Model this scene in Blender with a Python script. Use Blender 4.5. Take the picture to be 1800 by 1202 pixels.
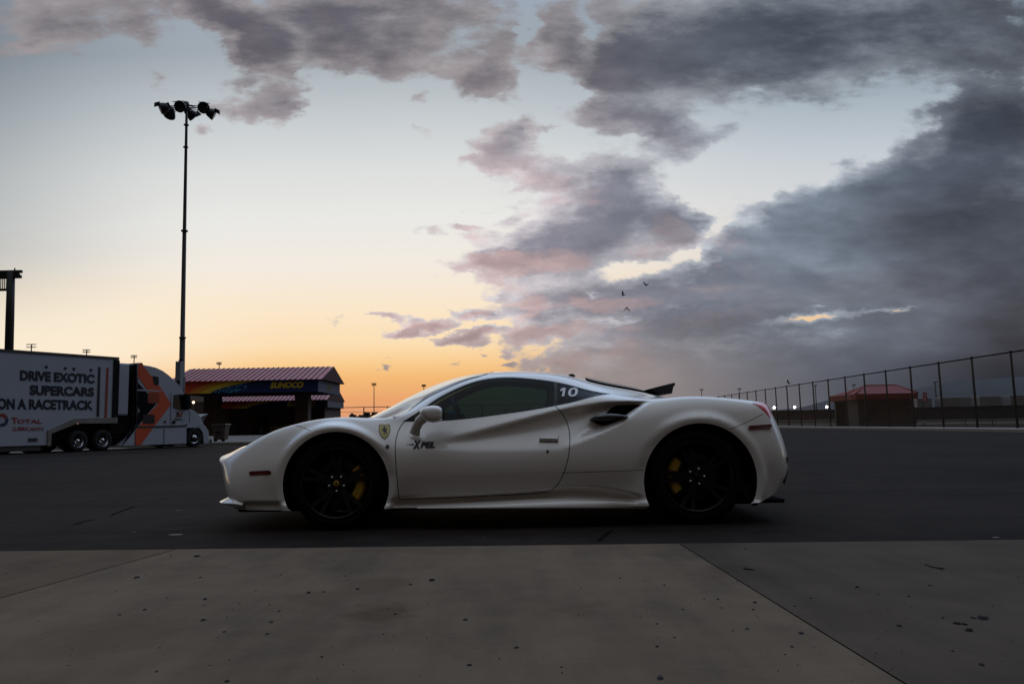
import bpy, bmesh, math, random
import numpy as np
from mathutils import Vector, Matrix, geometry
from mathutils.bvhtree import BVHTree

for _o in list(bpy.data.objects):
    bpy.data.objects.remove(_o)
scene = bpy.context.scene
COL = scene.collection
random.seed(7)
rng = np.random.default_rng(11)
R = math.radians

# ------------------------------------------------------------------ camera
FPX, CX, CY, HC = 1400.0, 900.0, 601.0, 0.745      # focal length and centre in photograph pixels, eye height
PITCH, ROLL = math.atan(145.0 / 1400.0), R(1.0)
CAM = Vector((0, 0, HC))
_f = Vector((0, math.cos(PITCH), math.sin(PITCH)))
_r0 = Vector((1, 0, 0)); _u0 = Vector((0, -math.sin(PITCH), math.cos(PITCH)))
CR = math.cos(ROLL) * _r0 - math.sin(ROLL) * _u0
CU = math.sin(ROLL) * _r0 + math.cos(ROLL) * _u0
CF = _f
cd = bpy.data.cameras.new('camera'); cam = bpy.data.objects.new('camera', cd); COL.objects.link(cam)
cd.sensor_width = 36.0; cd.sensor_fit = 'HORIZONTAL'; cd.lens = 36.0 * FPX / 1800.0
cd.clip_start = 0.05; cd.clip_end = 40000
cam.matrix_world = Matrix(((CR.x, CU.x, -CF.x, 0), (CR.y, CU.y, -CF.y, 0), (CR.z, CU.z, -CF.z, HC), (0, 0, 0, 1)))
scene.camera = cam

def ray(px, py):
    return CR * ((px - CX) / FPX) - CU * ((py - CY) / FPX) + CF
def proj(p):
    d = Vector(p) - CAM; w = d.dot(CF)
    return CX + FPX * d.dot(CR) / w, CY - FPX * d.dot(CU) / w
def gnd(px, py, z=0.0):
    d = ray(px, py); return CAM + d * ((z - HC) / d.z)
def onY(px, py, Y):
    d = ray(px, py); return CAM + d * (Y / d.y)
def lin(r, g, b):
    f = lambda c: (c / 255.0) / 12.92 if c <= 10.3 else (((c / 255.0) + 0.055) / 1.055) ** 2.4
    return (f(r), f(g), f(b), 1.0)

# ------------------------------------------------------------------ view / world
scene.view_settings.view_transform = 'Standard'
scene.view_settings.look = 'None'
scene.view_settings.exposure = 0.0
scene.view_settings.gamma = 1.0
scene.cycles.max_bounces = 8
scene.cycles.transparent_max_bounces = 16

world = bpy.data.worlds.new('World'); scene.world = world; world.use_nodes = True
wt = world.node_tree
for n in list(wt.nodes): wt.nodes.remove(n)

class NT:
    """small helper for wiring nodes"""
    def __init__(s, tree): s.t = tree
    def node(s, typ, **kw):
        n = s.t.nodes.new(typ)
        for k, v in kw.items(): setattr(n, k, v)
        return n
    def put(s, sock, v):
        if isinstance(v, bpy.types.NodeSocket): s.t.links.new(v, sock)
        elif v is not None: sock.default_value = v
    def m(s, op, a, b=None, c=None, clamp=False):
        n = s.node('ShaderNodeMath', operation=op, use_clamp=clamp)
        for i, v in enumerate((a, b, c)): s.put(n.inputs[i], v)
        return n.outputs[0]
    def v(s, op, a, b=None, scale=None):
        n = s.node('ShaderNodeVectorMath', operation=op)
        s.put(n.inputs[0], a); s.put(n.inputs[1], b)
        if scale is not None: s.put(n.inputs[3], scale)
        return n.outputs[1] if op in ('LENGTH', 'DOT_PRODUCT', 'DISTANCE') else n.outputs[0]
    def xyz(s, x, y, z):
        n = s.node('ShaderNodeCombineXYZ')
        for i, v in enumerate((x, y, z)): s.put(n.inputs[i], v)
        return n.outputs[0]
    def sep(s, v):
        n = s.node('ShaderNodeSeparateXYZ'); s.put(n.inputs[0], v); return n.outputs
    def mix(s, fac, a, b, blend='MIX'):
        n = s.node('ShaderNodeMix', data_type='RGBA', blend_type=blend, clamp_factor=True)
        s.put(n.inputs[0], fac); s.put(n.inputs[6], a); s.put(n.inputs[7], b)
        return n.outputs[2]
    def ss(s, x, lo, hi, a=0.0, b=1.0):
        n = s.node('ShaderNodeMapRange', interpolation_type='SMOOTHSTEP', clamp=True)
        for i, v in enumerate((x, lo, hi, a, b)): s.put(n.inputs[i], v)
        return n.outputs[0]
    def ramp(s, fac, stops, interp='LINEAR'):
        n = s.node('ShaderNodeValToRGB'); cr = n.color_ramp; cr.interpolation = interp
        while len(cr.elements) < len(stops): cr.elements.new(0.5)
        for e, (p, c) in zip(cr.elements, sorted(stops, key=lambda q: q[0])):
            e.position = p; e.color = c if len(c) == 4 else (*c, 1)
        s.put(n.inputs[0], fac); return n.outputs[0]
    def noise(s, vec, scale, detail=4, rough=0.5, dist=0.0, lac=2.0, out=0, dim='3D'):
        n = s.node('ShaderNodeTexNoise', noise_dimensions=dim)
        s.put(n.inputs['Vector'], vec); s.put(n.inputs['Scale'], scale); s.put(n.inputs['Detail'], detail)
        s.put(n.inputs['Roughness'], rough); s.put(n.inputs['Distortion'], dist); s.put(n.inputs['Lacunarity'], lac)
        return n.outputs[out]

def UV(px, py):
    d = ray(px, py); return d.x / d.y, d.z / d.y

# clouds as soft lobes on the sky (direction plane U = x/y, V = z/y): centre, half sizes, tilt and weight
CLOUDS = [
 (120,15,300,75,0,.65),(60,75,150,50,-8,.45),(250,70,70,50,30,.35),(95,95,70,40,20,.3),
 (400,35,150,55,33,1.3),(460,85,70,40,35,.7),(640,25,330,95,-4,1.0),(690,95,130,60,8,.85),(600,95,90,40,0,.4),(560,40,120,60,0,.5),
 (465,150,85,60,20,.75),(420,188,80,26,4,.6),(505,178,35,40,60,.55),(365,228,20,12,0,.3),(280,135,60,25,50,.3),
 (850,120,70,95,65,.95),(875,165,60,50,0,.5),(735,172,28,16,0,.5),(960,60,65,100,80,.75),(1000,100,40,50,0,.4),
 (1330,40,440,130,-6,1.15),(1200,110,240,85,4,.85),(1095,125,90,70,0,.9),(1060,115,40,45,0,.5),(1420,130,180,70,-12,.7),(1600,60,330,110,0,.55),(1750,70,220,110,0,.45),
 (1100,205,140,42,4,.95),(1165,235,90,60,25,.9),(1060,215,60,70,70,.5),(1255,232,90,26,-14,.7),(1190,190,80,40,0,.4),
 (895,255,75,50,-20,.9),(915,295,95,42,15,.7),(995,325,95,42,6,.8),(930,235,40,25,0,.5),(750,235,30,10,40,.25),
 (1085,320,75,90,85,1.1),(1080,390,185,80,-6,1.25),(965,440,150,58,-10,1.2),(845,466,110,22,-6,1.0),(1190,385,65,50,20,.85),(1215,380,40,30,0,.5),(930,475,120,35,0,.6),(1010,480,90,40,0,.5),
 (900,385,50,16,-25,.6),(850,362,45,20,0,.35),(910,362,35,22,0,.35),(815,407,48,11,4,.75),(765,415,35,12,30,.4),(835,425,36,18,-15,.5),
 (1480,350,150,65,-14,1.0),(1580,330,160,70,-8,1.0),(1700,300,220,150,-28,1.3),(1770,210,130,90,-20,.8),(1500,430,420,110,-4,1.35),(1330,425,170,70,-12,1.0),(1650,440,330,120,0,1.2),(1460,280,40,18,10,.5),
 (1220,515,380,58,-4,1.25),(1010,530,170,42,-3,.95),(1500,500,400,75,-3,1.15),(1750,500,250,110,0,1.1),(1300,560,330,45,-3,.9),(1130,585,170,40,-3,.7),(1640,570,300,60,-4,.8),
 (745,576,62,18,-10,1.7),(700,588,44,11,-3,1.4),(842,587,54,15,-3,1.7),(810,603,56,13,3,1.4),(835,551,56,13,3,1.3),(670,563,48,9,2,1.0),(925,597,56,26,-8,1.6),(970,577,70,19,0,1.2),(880,515,45,12,0,.7),(780,544,24,6,0,.5),
 (840,612,30,6,0,.6),(895,638,20,10,0,1.3),(985,636,65,14,-3,.8),(1040,622,110,12,-3,.5),(575,577,14,14,0,.35),(800,640,20,5,0,.4),(690,647,14,4,0,.4),(1100,630,110,30,0,.45),
 (1480,655,620,120,0,1.1),(1250,650,330,100,0,.6),(1750,650,300,160,0,.8),
 (1440,552,170,18,-5,-1.7),(1570,544,110,12,-5,-1.3),(1290,532,30,6,0,-.6),(1560,415,35,12,-8,-.7),(1480,470,45,12,4,-.6),(1720,352,60,10,-8,-.5),(1420,497,60,18,0,-.45),(1130,470,120,22,-8,-.9),(1030,512,40,6,0,-.7),(1080,560,110,12,-3,-.6),(1232,438,70,42,-20,-1.5),(1268,395,50,35,-20,-.9),(1120,462,110,18,-8,-.3),(1340,165,40,14,0,-.6),(1170,545,90,12,0,-.3),
 (2150,330,420,330,-10,1.2),(2250,620,600,220,0,1.2),(2800,380,600,380,0,1.0),(2300,20,500,200,0,.7),(3400,500,700,420,0,1.0),(-700,60,500,120,0,.6),(-420,180,160,60,20,.5),
 (915,60,34,95,0,-.9),(1045,60,46,75,0,-.8),(250,100,120,45,20,-.35),(795,150,50,60,0,-.3),
 (1390,255,140,60,-30,-.7),(1270,300,120,60,-25,-.8),(1010,160,60,60,0,-.4),
]
g = bpy.data.node_groups.new('cloud_field', 'ShaderNodeTree')
g.interface.new_socket('P', in_out='INPUT', socket_type='NodeSocketVector')
g.interface.new_socket('D', in_out='OUTPUT', socket_type='NodeSocketFloat')
G = NT(g); gi = G.node('NodeGroupInput'); go = G.node('NodeGroupOutput')
P0 = gi.outputs[0]
st = G.v('MULTIPLY', P0, (1.0, 1.9, 1.0))
w1 = G.noise(st, 5.5, 3, .55, out=1)
w2 = G.noise(st, 19.0, 5, .62, out=1)
Pw = G.v('ADD', P0, G.v('MULTIPLY', G.v('SUBTRACT', w1, (.5, .5, .5)), (.095, .05, 0)))
Pw = G.v('ADD', Pw, G.v('MULTIPLY', G.v('SUBTRACT', w2, (.5, .5, .5)), (.075, .042, 0)))
acc = None
for (px, py, rx, ry, rot, wgt) in CLOUDS:
    u, v = UV(px, py)
    mp = G.node('ShaderNodeMapping', vector_type='TEXTURE')
    mp.inputs[1].default_value = (u, v, 0); mp.inputs[2].default_value = (0, 0, R(-rot)); mp.inputs[3].default_value = (rx / FPX * 1.08, ry / FPX * 1.08, 1)
    G.put(mp.inputs[0], Pw)
    gr = G.node('ShaderNodeTexGradient', gradient_type='QUADRATIC_SPHERE' if wgt < 0 else 'SPHERICAL'); G.put(gr.inputs[0], mp.outputs[0])
    acc = G.m('MULTIPLY', gr.outputs[1], wgt) if acc is None else G.m('MULTIPLY_ADD', gr.outputs[1], wgt, acc)
nz = G.noise(st, 11.0, 9, .63)
nz2 = G.noise(G.v('MULTIPLY', P0, (1.0, 2.6, 1.0)), 34.0, 6, .6)
nn = G.m('ADD', G.m('MULTIPLY', G.m('SUBTRACT', nz, .5), 1.35), G.m('MULTIPLY', G.m('SUBTRACT', nz2, .5), .65))
edge = G.m('MULTIPLY', nn, G.ss(acc, -.05, .25))
G.put(go.inputs[0], G.m('ADD', acc, edge))

W = NT(wt)
tc = W.node('ShaderNodeTexCoord'); D = tc.outputs['Generated']
dx, dy, dz = W.sep(D)
ys = W.m('MAXIMUM', dy, 0.12)
Uc = W.m('DIVIDE', dx, ys); Vc = W.m('DIVIDE', dz, ys)
P = W.xyz(Uc, Vc, 0.0)
vmap = lambda py, px=600: (UV(px, py)[1] + .05) / .95
tv = W.m('DIVIDE', W.m('ADD', Vc, .05), .95, clamp=True)
left = W.ramp(tv, [(0, lin(150, 95, 80)), (vmap(745), lin(222, 154, 120)), (vmap(705), lin(234, 164, 109)), (vmap(665), lin(244, 186, 118)), (vmap(637), lin(250, 206, 146)), (vmap(605), lin(252, 223, 180)),
    (vmap(550), lin(251, 230, 200)), (vmap(470), lin(243, 235, 224)), (vmap(390), lin(234, 233, 229)), (vmap(300), lin(221, 223, 222)), (vmap(200), lin(196, 202, 206)),
    (vmap(90), lin(162, 171, 179)), (vmap(-90), lin(150, 164, 182)), (.84, (.66, .86, 1.2, 1)), (1, (.9, 1.15, 1.55, 1))])
right = W.ramp(tv, [(0, lin(70, 66, 70)), (vmap(740), lin(128, 112, 112)), (vmap(690), lin(165, 140, 130)), (vmap(640), lin(214, 176, 144)), (vmap(560), lin(238, 205, 165)),
    (vmap(470), lin(230, 220, 208)), (vmap(380), lin(218, 218, 218)), (vmap(280), lin(196, 204, 211)), (vmap(180), lin(164, 177, 188)), (vmap(60), lin(136, 150, 163)),
    (.84, (.55, .74, 1.05, 1)), (1, (.8, 1.02, 1.4, 1))])
clear = W.mix(W.ss(Uc, UV(760, 600)[0], UV(1500, 600)[0]), left, right)
lf = W.m('MULTIPLY', W.ss(Uc, UV(520, 600)[0], UV(120, 600)[0]), W.m('MULTIPLY', W.ss(Vc, UV(200, 720)[1], UV(200, 620)[1]), W.ss(Vc, UV(200, 440)[1], UV(200, 560)[1])))
clear = W.mix(W.m('MULTIPLY', lf, .75), clear, lin(253, 240, 219))
# the clear sky darkens to the left, partly lens vignette put into its colour
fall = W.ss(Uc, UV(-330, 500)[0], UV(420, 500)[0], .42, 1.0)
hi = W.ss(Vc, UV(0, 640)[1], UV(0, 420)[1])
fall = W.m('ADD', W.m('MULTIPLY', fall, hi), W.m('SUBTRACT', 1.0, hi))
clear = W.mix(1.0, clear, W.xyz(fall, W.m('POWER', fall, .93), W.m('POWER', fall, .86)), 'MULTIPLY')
def field(vec):
    n = W.node('ShaderNodeGroup'); n.node_tree = g; W.put(n.inputs[0], vec); return n.outputs[0]
d0 = field(P)
d1 = field(W.v('ADD', P, (-.030, -.022, 0)))
alpha = W.ss(d0, .05, .50)
depth = W.ss(d0, .30, 1.35)
lit = W.ss(W.m('SUBTRACT', d0, d1), .02, .75)
fx = W.ss(Uc, UV(850, 500)[0], UV(1450, 500)[0])
low = W.ss(Vc, UV(0, 560)[1], UV(0, 720)[1])
thin = W.mix(fx, lin(176, 170, 174), lin(160, 169, 180))
core = W.mix(fx, lin(116, 114, 125), lin(104, 114, 129))
cl = W.mix(depth, thin, core)
pink = W.mix(W.ss(Vc, UV(0, 250)[1], UV(0, 480)[1]), lin(168, 148, 151), lin(200, 160, 150))
pk = W.m('MULTIPLY', W.ss(Uc, UV(300, 500)[0], UV(800, 500)[0], .55, 1.0), W.m('SUBTRACT', .38, W.m('MULTIPLY', fx, .36)))
pk = W.m('MULTIPLY', pk, W.m('SUBTRACT', 1.0, W.m('MULTIPLY', W.ss(Vc, UV(900, 330)[1], UV(900, 110)[1]), .6)))
cl = W.mix(W.m('MULTIPLY', lit, pk), cl, pink)
tex = W.m('ADD', W.m('MULTIPLY', W.noise(W.v('MULTIPLY', P, (1, 2.4, 1)), 4.2, 3, .5), .5), W.m('MULTIPLY', W.noise(W.v('MULTIPLY', P, (1, 2.4, 1)), 12.0, 6, .6), .5))
cl = W.mix(1.0, cl, W.ramp(tex, [(.32, (.66, .67, .70)), (.5, (1, 1, 1)), (.66, (1.42, 1.40, 1.36))]), 'MULTIPLY')
lay = W.noise(W.v('MULTIPLY', W.v('ADD', P, W.v('SCALE', W.v('SUBTRACT', W.noise(P, 5.0, 3, .5, out=1), (.5, .5, .5)), scale=.06)), (1, 3.3, 1)), 4.4, 5, .55)
layk = W.m('ADD', 1.0, W.m('MULTIPLY', W.m('MULTIPLY', W.m('SUBTRACT', lay, .5), 2.1), fx))
lm = W.node('ShaderNodeVectorMath', operation='MULTIPLY'); W.put(lm.inputs[0], cl); W.put(lm.inputs[1], W.xyz(layk, layk, W.m('POWER', layk, .95))); cl = lm.outputs[0]
el = W.ss(Vc, UV(900, 330)[1], UV(900, 110)[1])
kf = W.m('MULTIPLY', W.m('SUBTRACT', 1.0, W.m('MULTIPLY', el, .34)), W.m('ADD', 1.0, W.m('MULTIPLY', W.m('MULTIPLY', W.m('SUBTRACT', 1.0, fx), W.m('SUBTRACT', 1.0, el)), .42)))
cm = W.node('ShaderNodeVectorMath', operation='MULTIPLY'); W.put(cm.inputs[0], cl); W.put(cm.inputs[1], W.xyz(kf, kf, kf)); cl = cm.outputs[0]
# the whole right side lies under thicker cloud and is darker
dk = W.ss(Uc, UV(1380, 400)[0], UV(1800, 400)[0], 1.0, .40)
cl = W.mix(1.0, cl, W.xyz(dk, dk, W.m('POWER', dk, .92)), 'MULTIPLY')
lowc = W.ramp(W.m('DIVIDE', W.m('SUBTRACT', Uc, UV(700, 650)[0]), UV(1800, 650)[0] - UV(700, 650)[0], clamp=True), [(0, lin(118, 106, 102)), (.25, lin(144, 132, 128)), (.40, lin(142, 133, 132)), (.55, lin(112, 111, 117)), (.72, lin(79, 85, 97)), (.96, lin(27, 33, 45))])
cl = W.mix(W.m('MULTIPLY', low, .96), cl, lowc)
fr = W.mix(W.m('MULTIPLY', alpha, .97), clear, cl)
# sky brightened overhead for the car tops, darkened behind the viewer like a building
tz = W.m('ADD', dz, W.m('MULTIPLY', W.m('SUBTRACT', W.noise(W.v('MULTIPLY', D, (1, 1, 2.2)), 2.6, 6, .55), .5), .16), clamp=True)
back = W.ramp(tz, [(0, (.017, .0108, .007)), (.30, (.034, .0225, .0155)), (.50, (.045, .0345, .027)), (.64, (.095, .093, .098)), (.80, (.34, .38, .44)), (1, (.60, .68, .80))])
sky = W.mix(W.ss(dy, .42, .10), fr, back)
sky = W.mix(W.ss(dz, -.005, -.03), sky, (.02, .02, .021, 1))
nish = W.node('ShaderNodeTexSky', sky_type='NISHITA', sun_disc=False)
nish.sun_elevation = R(2.0); nish.sun_rotation = R(-17.0)
sky = W.mix(1.0, sky, W.v('SCALE', nish.outputs[0], scale=.0), 'ADD')
bg = W.node('ShaderNodeBackground'); W.put(bg.inputs[0], sky); bg.inputs[1].default_value = 1.0
wo = W.node('ShaderNodeOutputWorld'); wt.links.new(bg.outputs[0], wo.inputs[0])
world.cycles.sampling_method = 'MANUAL'; world.cycles.sample_map_resolution = 1024

# the sun has all but set behind the far buildings: weak, soft, orange
sd = bpy.data.lights.new('sun', 'SUN'); so = bpy.data.objects.new('sun', sd); COL.objects.link(so)
sd.energy = 0.03; sd.angle = R(14); sd.color = (1, .62, .34)
_sun = Vector((math.sin(R(-17)) * math.cos(R(2.5)), math.cos(R(-17)) * math.cos(R(2.5)), math.sin(R(2.5))))
so.rotation_euler = (-_sun).to_track_quat('-Z', 'Y').to_euler()

# ------------------------------------------------------------------ materials
MATS = {}
def mat(name, col, rough=.6, metal=0.0, coat=0.0, spec=.5, var=0.0, vscale=3.0, bump=0.0, bscale=60.0, emit=None, estr=0.0, var2=None):
    if name in MATS: return MATS[name]
    m = bpy.data.materials.new(name); m.use_nodes = True
    n = NT(m.node_tree); b = m.node_tree.nodes['Principled BSDF']
    c = col if len(col) == 4 else (*col, 1)
    b.inputs['Base Color'].default_value = c
    b.inputs['Roughness'].default_value = rough; b.inputs['Metallic'].default_value = metal
    b.inputs['Coat Weight'].default_value = coat; b.inputs['Coat Roughness'].default_value = .03
    b.inputs['Specular IOR Level'].default_value = spec
    tcn = n.node('ShaderNodeTexCoord')
    if var:
        t = n.noise(tcn.outputs['Object'], vscale, 6, .6)
        lo = tuple(x * (1 - var) for x in c[:3]); hi_ = tuple(min(1, x * (1 + var)) for x in c[:3])
        col_out = n.ramp(t, [(.3, lo), (.7, hi_)]); n.put(b.inputs['Base Color'], col_out)
        n.put(b.inputs['Roughness'], n.m('ADD', n.m('MULTIPLY', n.m('SUBTRACT', t, .5), .35), rough, clamp=True))
    if bump:
        t2 = n.noise(tcn.outputs['Object'], bscale, 4, .6)
        bp = n.node('ShaderNodeBump'); bp.inputs['Strength'].default_value = bump; bp.inputs['Distance'].default_value = .01
        n.put(bp.inputs['Height'], t2); n.put(b.inputs['Normal'], bp.outputs[0])
    if emit:
        b.inputs['Emission Color'].default_value = (*emit, 1); b.inputs['Emission Strength'].default_value = estr
    MATS[name] = m
    return m

def glass(name, tint, refl=1.0, rough=.02):
    if name in MATS: return MATS[name]
    m = bpy.data.materials.new(name); m.use_nodes = True; t = m.node_tree; n = NT(t)
    for q in list(t.nodes): t.nodes.remove(q)
    tr = n.node('ShaderNodeBsdfTransparent'); tr.inputs[0].default_value = (*tint, 1)
    gl = n.node('ShaderNodeBsdfGlossy'); gl.inputs['Roughness'].default_value = rough
    ge = n.node('ShaderNodeNewGeometry'); ca = n.m('ABSOLUTE', n.v('DOT_PRODUCT', ge.outputs['Normal'], ge.outputs['Incoming']))
    fr_ = n.m('MULTIPLY_ADD', n.m('POWER', n.m('SUBTRACT', 1.0, ca, clamp=True), 5.0), .96, .04)     # the same from either face
    mx = n.node('ShaderNodeMixShader'); n.put(mx.inputs[0], n.m('MULTIPLY', fr_, refl, clamp=True))
    t.links.new(tr.outputs[0], mx.inputs[1]); t.links.new(gl.outputs[0], mx.inputs[2])
    o = n.node('ShaderNodeOutputMaterial'); t.links.new(mx.outputs[0], o.inputs[0])
    MATS[name] = m
    return m

# ------------------------------------------------------------------ object helpers
def wloc(o):
    v = Vector((0, 0, 0))
    while o is not None: v = v + o.location; o = o.parent
    return v
def tag(o, label=None, cat=None, group=None, kind=None):
    if label: o['label'] = label
    if cat: o['category'] = cat
    if group: o['group'] = group
    if kind: o['kind'] = kind
    return o
def thing(name, loc, label, cat, group=None):
    o = bpy.data.objects.new(name, None); COL.objects.link(o); o.location = loc; o.empty_display_size = .2
    return tag(o, label, cat, group)
def copy_tree(o, parent=None):
    c = o.copy(); COL.objects.link(c); c.parent = parent
    for ch in list(o.children): copy_tree(ch, c)
    return c

class MB:
    """collects shapes in world coordinates into one mesh"""
    def __init__(s): s.v = []; s.f = []; s.mi = []; s.sm = []; s.cur = 0; s.nrm = None
    def add(s, verts, faces, smooth=False):
        b = len(s.v); s.v += [tuple(p) for p in verts]
        for f in faces: s.f.append(tuple(b + i for i in f)); s.mi.append(s.cur); s.sm.append(smooth)
        return s
    def box(s, a, b):
        (x0, y0, z0), (x1, y1, z1) = a, b
        x0, x1 = min(x0, x1), max(x0, x1); y0, y1 = min(y0, y1), max(y0, y1); z0, z1 = min(z0, z1), max(z0, z1)
        return s.add([(x0,y0,z0),(x1,y0,z0),(x1,y1,z0),(x0,y1,z0),(x0,y0,z1),(x1,y0,z1),(x1,y1,z1),(x0,y1,z1)],
                     [(3,2,1,0),(4,5,6,7),(0,1,5,4),(1,2,6,5),(2,3,7,6),(3,0,4,7)])
    def obox(s, c, ex, ey, ez):
        """box with centre c and half-axis vectors"""
        c, ex, ey, ez = map(Vector, (c, ex, ey, ez)); vs = []
        for k in (-1, 1):
            for (i, j) in ((-1,-1),(1,-1),(1,1),(-1,1)): vs.append(c + ex*i + ey*j + ez*k)
        return s.add(vs, [(3,2,1,0),(4,5,6,7),(0,1,5,4),(1,2,6,5),(2,3,7,6),(3,0,4,7)])
    def bbox_(s, a, b, r):
        """box with chamfered edges"""
        bm = bmesh.new(); bmesh.ops.create_cube(bm, size=1)
        for v in bm.verts: v.co = Vector([(a[i] + b[i]) / 2 + v.co[i] * abs(b[i] - a[i]) for i in range(3)])
        bmesh.ops.bevel(bm, geom=list(bm.edges), offset=r, segments=2, affect='EDGES', profile=.5)
        return s.bm(bm)
    def bm(s, bm, smooth=False, M=None):
        bm.verts.ensure_lookup_table(); bm.verts.index_update()
        vs = [(M @ v.co if M else v.co.copy()) for v in bm.verts]; fs = [[v.index for v in f.verts] for f in bm.faces]
        bm.free(); return s.add(vs, fs, smooth)
    def tube(s, pts, r, n=10, cap=True):
        pts = [Vector(p) for p in pts]; rr = r if isinstance(r, (list, tuple)) else [r] * len(pts)
        vs = []; ref = None
        for i, p in enumerate(pts):
            t = (pts[min(i+1, len(pts)-1)] - pts[max(i-1, 0)]).normalized()
            if ref is None: ref = t.orthogonal().normalized()
            a = (ref - t * ref.dot(t))
            a = a.normalized() if a.length > 1e-6 else t.orthogonal().normalized()
            ref = a; b = t.cross(a)
            for k in range(n):
                q = 2 * math.pi * k / n; vs.append(p + (a * math.cos(q) + b * math.sin(q)) * rr[i])
        fs = [(i*n+k, i*n+(k+1) % n, (i+1)*n+(k+1) % n, (i+1)*n+k) for i in range(len(pts)-1) for k in range(n)]
        if cap: fs += [tuple(range(n-1, -1, -1)), tuple((len(pts)-1)*n+k for k in range(n))]
        return s.add(vs, fs, n > 4)
    def lathe(s, prof, c, axis, n=48, closed=False, smooth=True):
        """prof: (radius, along axis) pairs"""
        axis = Vector(axis).normalized(); a = axis.orthogonal().normalized(); b = axis.cross(a); c = Vector(c)
        vs = [c + axis * h + (a * math.cos(2*math.pi*k/n) + b * math.sin(2*math.pi*k/n)) * r for (r, h) in prof for k in range(n)]
        m = len(prof); fs = []
        for i in range(m if closed else m - 1):
            j = (i + 1) % m
            fs += [(i*n+k, i*n+(k+1) % n, j*n+(k+1) % n, j*n+k) for k in range(n)]
        return s.add(vs, fs, smooth)
    def prism(s, pts, d):
        """planar outline (world points) pushed by vector d"""
        d = Vector(d); pts = [Vector(p) for p in pts]; n = len(pts)
        tris = geometry.tessellate_polygon([pts])
        vs = pts + [p + d for p in pts]
        fs = [tuple(t) for t in tris] + [tuple(n + i for i in reversed(t)) for t in tris]
        fs += [(i, (i+1) % n, n + (i+1) % n, n + i) for i in range(n)]
        return s.add(vs, fs)
    def poly(s, pts):
        pts = [Vector(p) for p in pts]
        return s.add(pts, [tuple(t) for t in geometry.tessellate_polygon([pts])])
    def ball(s, c, r, seg=16, ring=10):
        r = (r, r, r) if not isinstance(r, (tuple, list)) else r
        bm = bmesh.new(); bmesh.ops.create_uvsphere(bm, u_segments=seg, v_segments=ring, radius=1)
        for v in bm.verts: v.co = Vector((c[0] + v.co.x*r[0], c[1] + v.co.y*r[1], c[2] + v.co.z*r[2]))
        return s.bm(bm, True)
    def build(s, name, m, parent=None, bevel=0.0, fixn=True):
        me = bpy.data.meshes.new(name)
        off = wloc(parent) if parent is not None else Vector((0, 0, 0))
        me.from_pydata([(p[0]-off.x, p[1]-off.y, p[2]-off.z) for p in s.v], [], s.f)
        for mm in (m if isinstance(m, (list, tuple)) else [m]): me.materials.append(mm)
        me.polygons.foreach_set('material_index', s.mi); me.polygons.foreach_set('use_smooth', s.sm)
        if fixn and s.nrm is None:
            bm = bmesh.new(); bm.from_mesh(me); bmesh.ops.recalc_face_normals(bm, faces=bm.faces); bm.to_mesh(me); bm.free()
        me.update()
        if s.nrm is not None: me.normals_split_custom_set_from_vertices(s.nrm)
        o = bpy.data.objects.new(name, me); COL.objects.link(o)
        if parent is not None: o.parent = parent
        if bevel:
            bv = o.modifiers.new('bevel', 'BEVEL'); bv.width = bevel; bv.segments = 2; bv.limit_method = 'ANGLE'
        return o

def text2d(body, bold=0.0, shear=0.0, spacing=1.0):
    """flat lettering as (points, faces) normalised to a 0..1 box in x and y"""
    cu = bpy.data.curves.new('lettering', 'FONT'); cu.body = body; cu.shear = shear; cu.offset = bold; cu.space_character = spacing
    cu.resolution_u = 6
    o = bpy.data.objects.new('lettering', cu); COL.objects.link(o)
    bpy.context.view_layer.update()
    ev = o.evaluated_get(bpy.context.evaluated_depsgraph_get()); me = ev.to_mesh()
    v = np.array([p.co[:2] for p in me.vertices]); f = [tuple(p.vertices) for p in me.polygons]
    ev.to_mesh_clear(); bpy.data.objects.remove(o); bpy.data.curves.remove(cu)
    lo, h = v.min(0), v.max(0)
    return (v - lo) / (h - lo), f
# ================================================================== the sports car
YC = 6.80                                   # centre plane of the car
CARX = 0.034                                # middle of the wheelbase
def PL(px, py, w):
    p = onY(px, py, YC - w); return (p.x, w, p.z)

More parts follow.
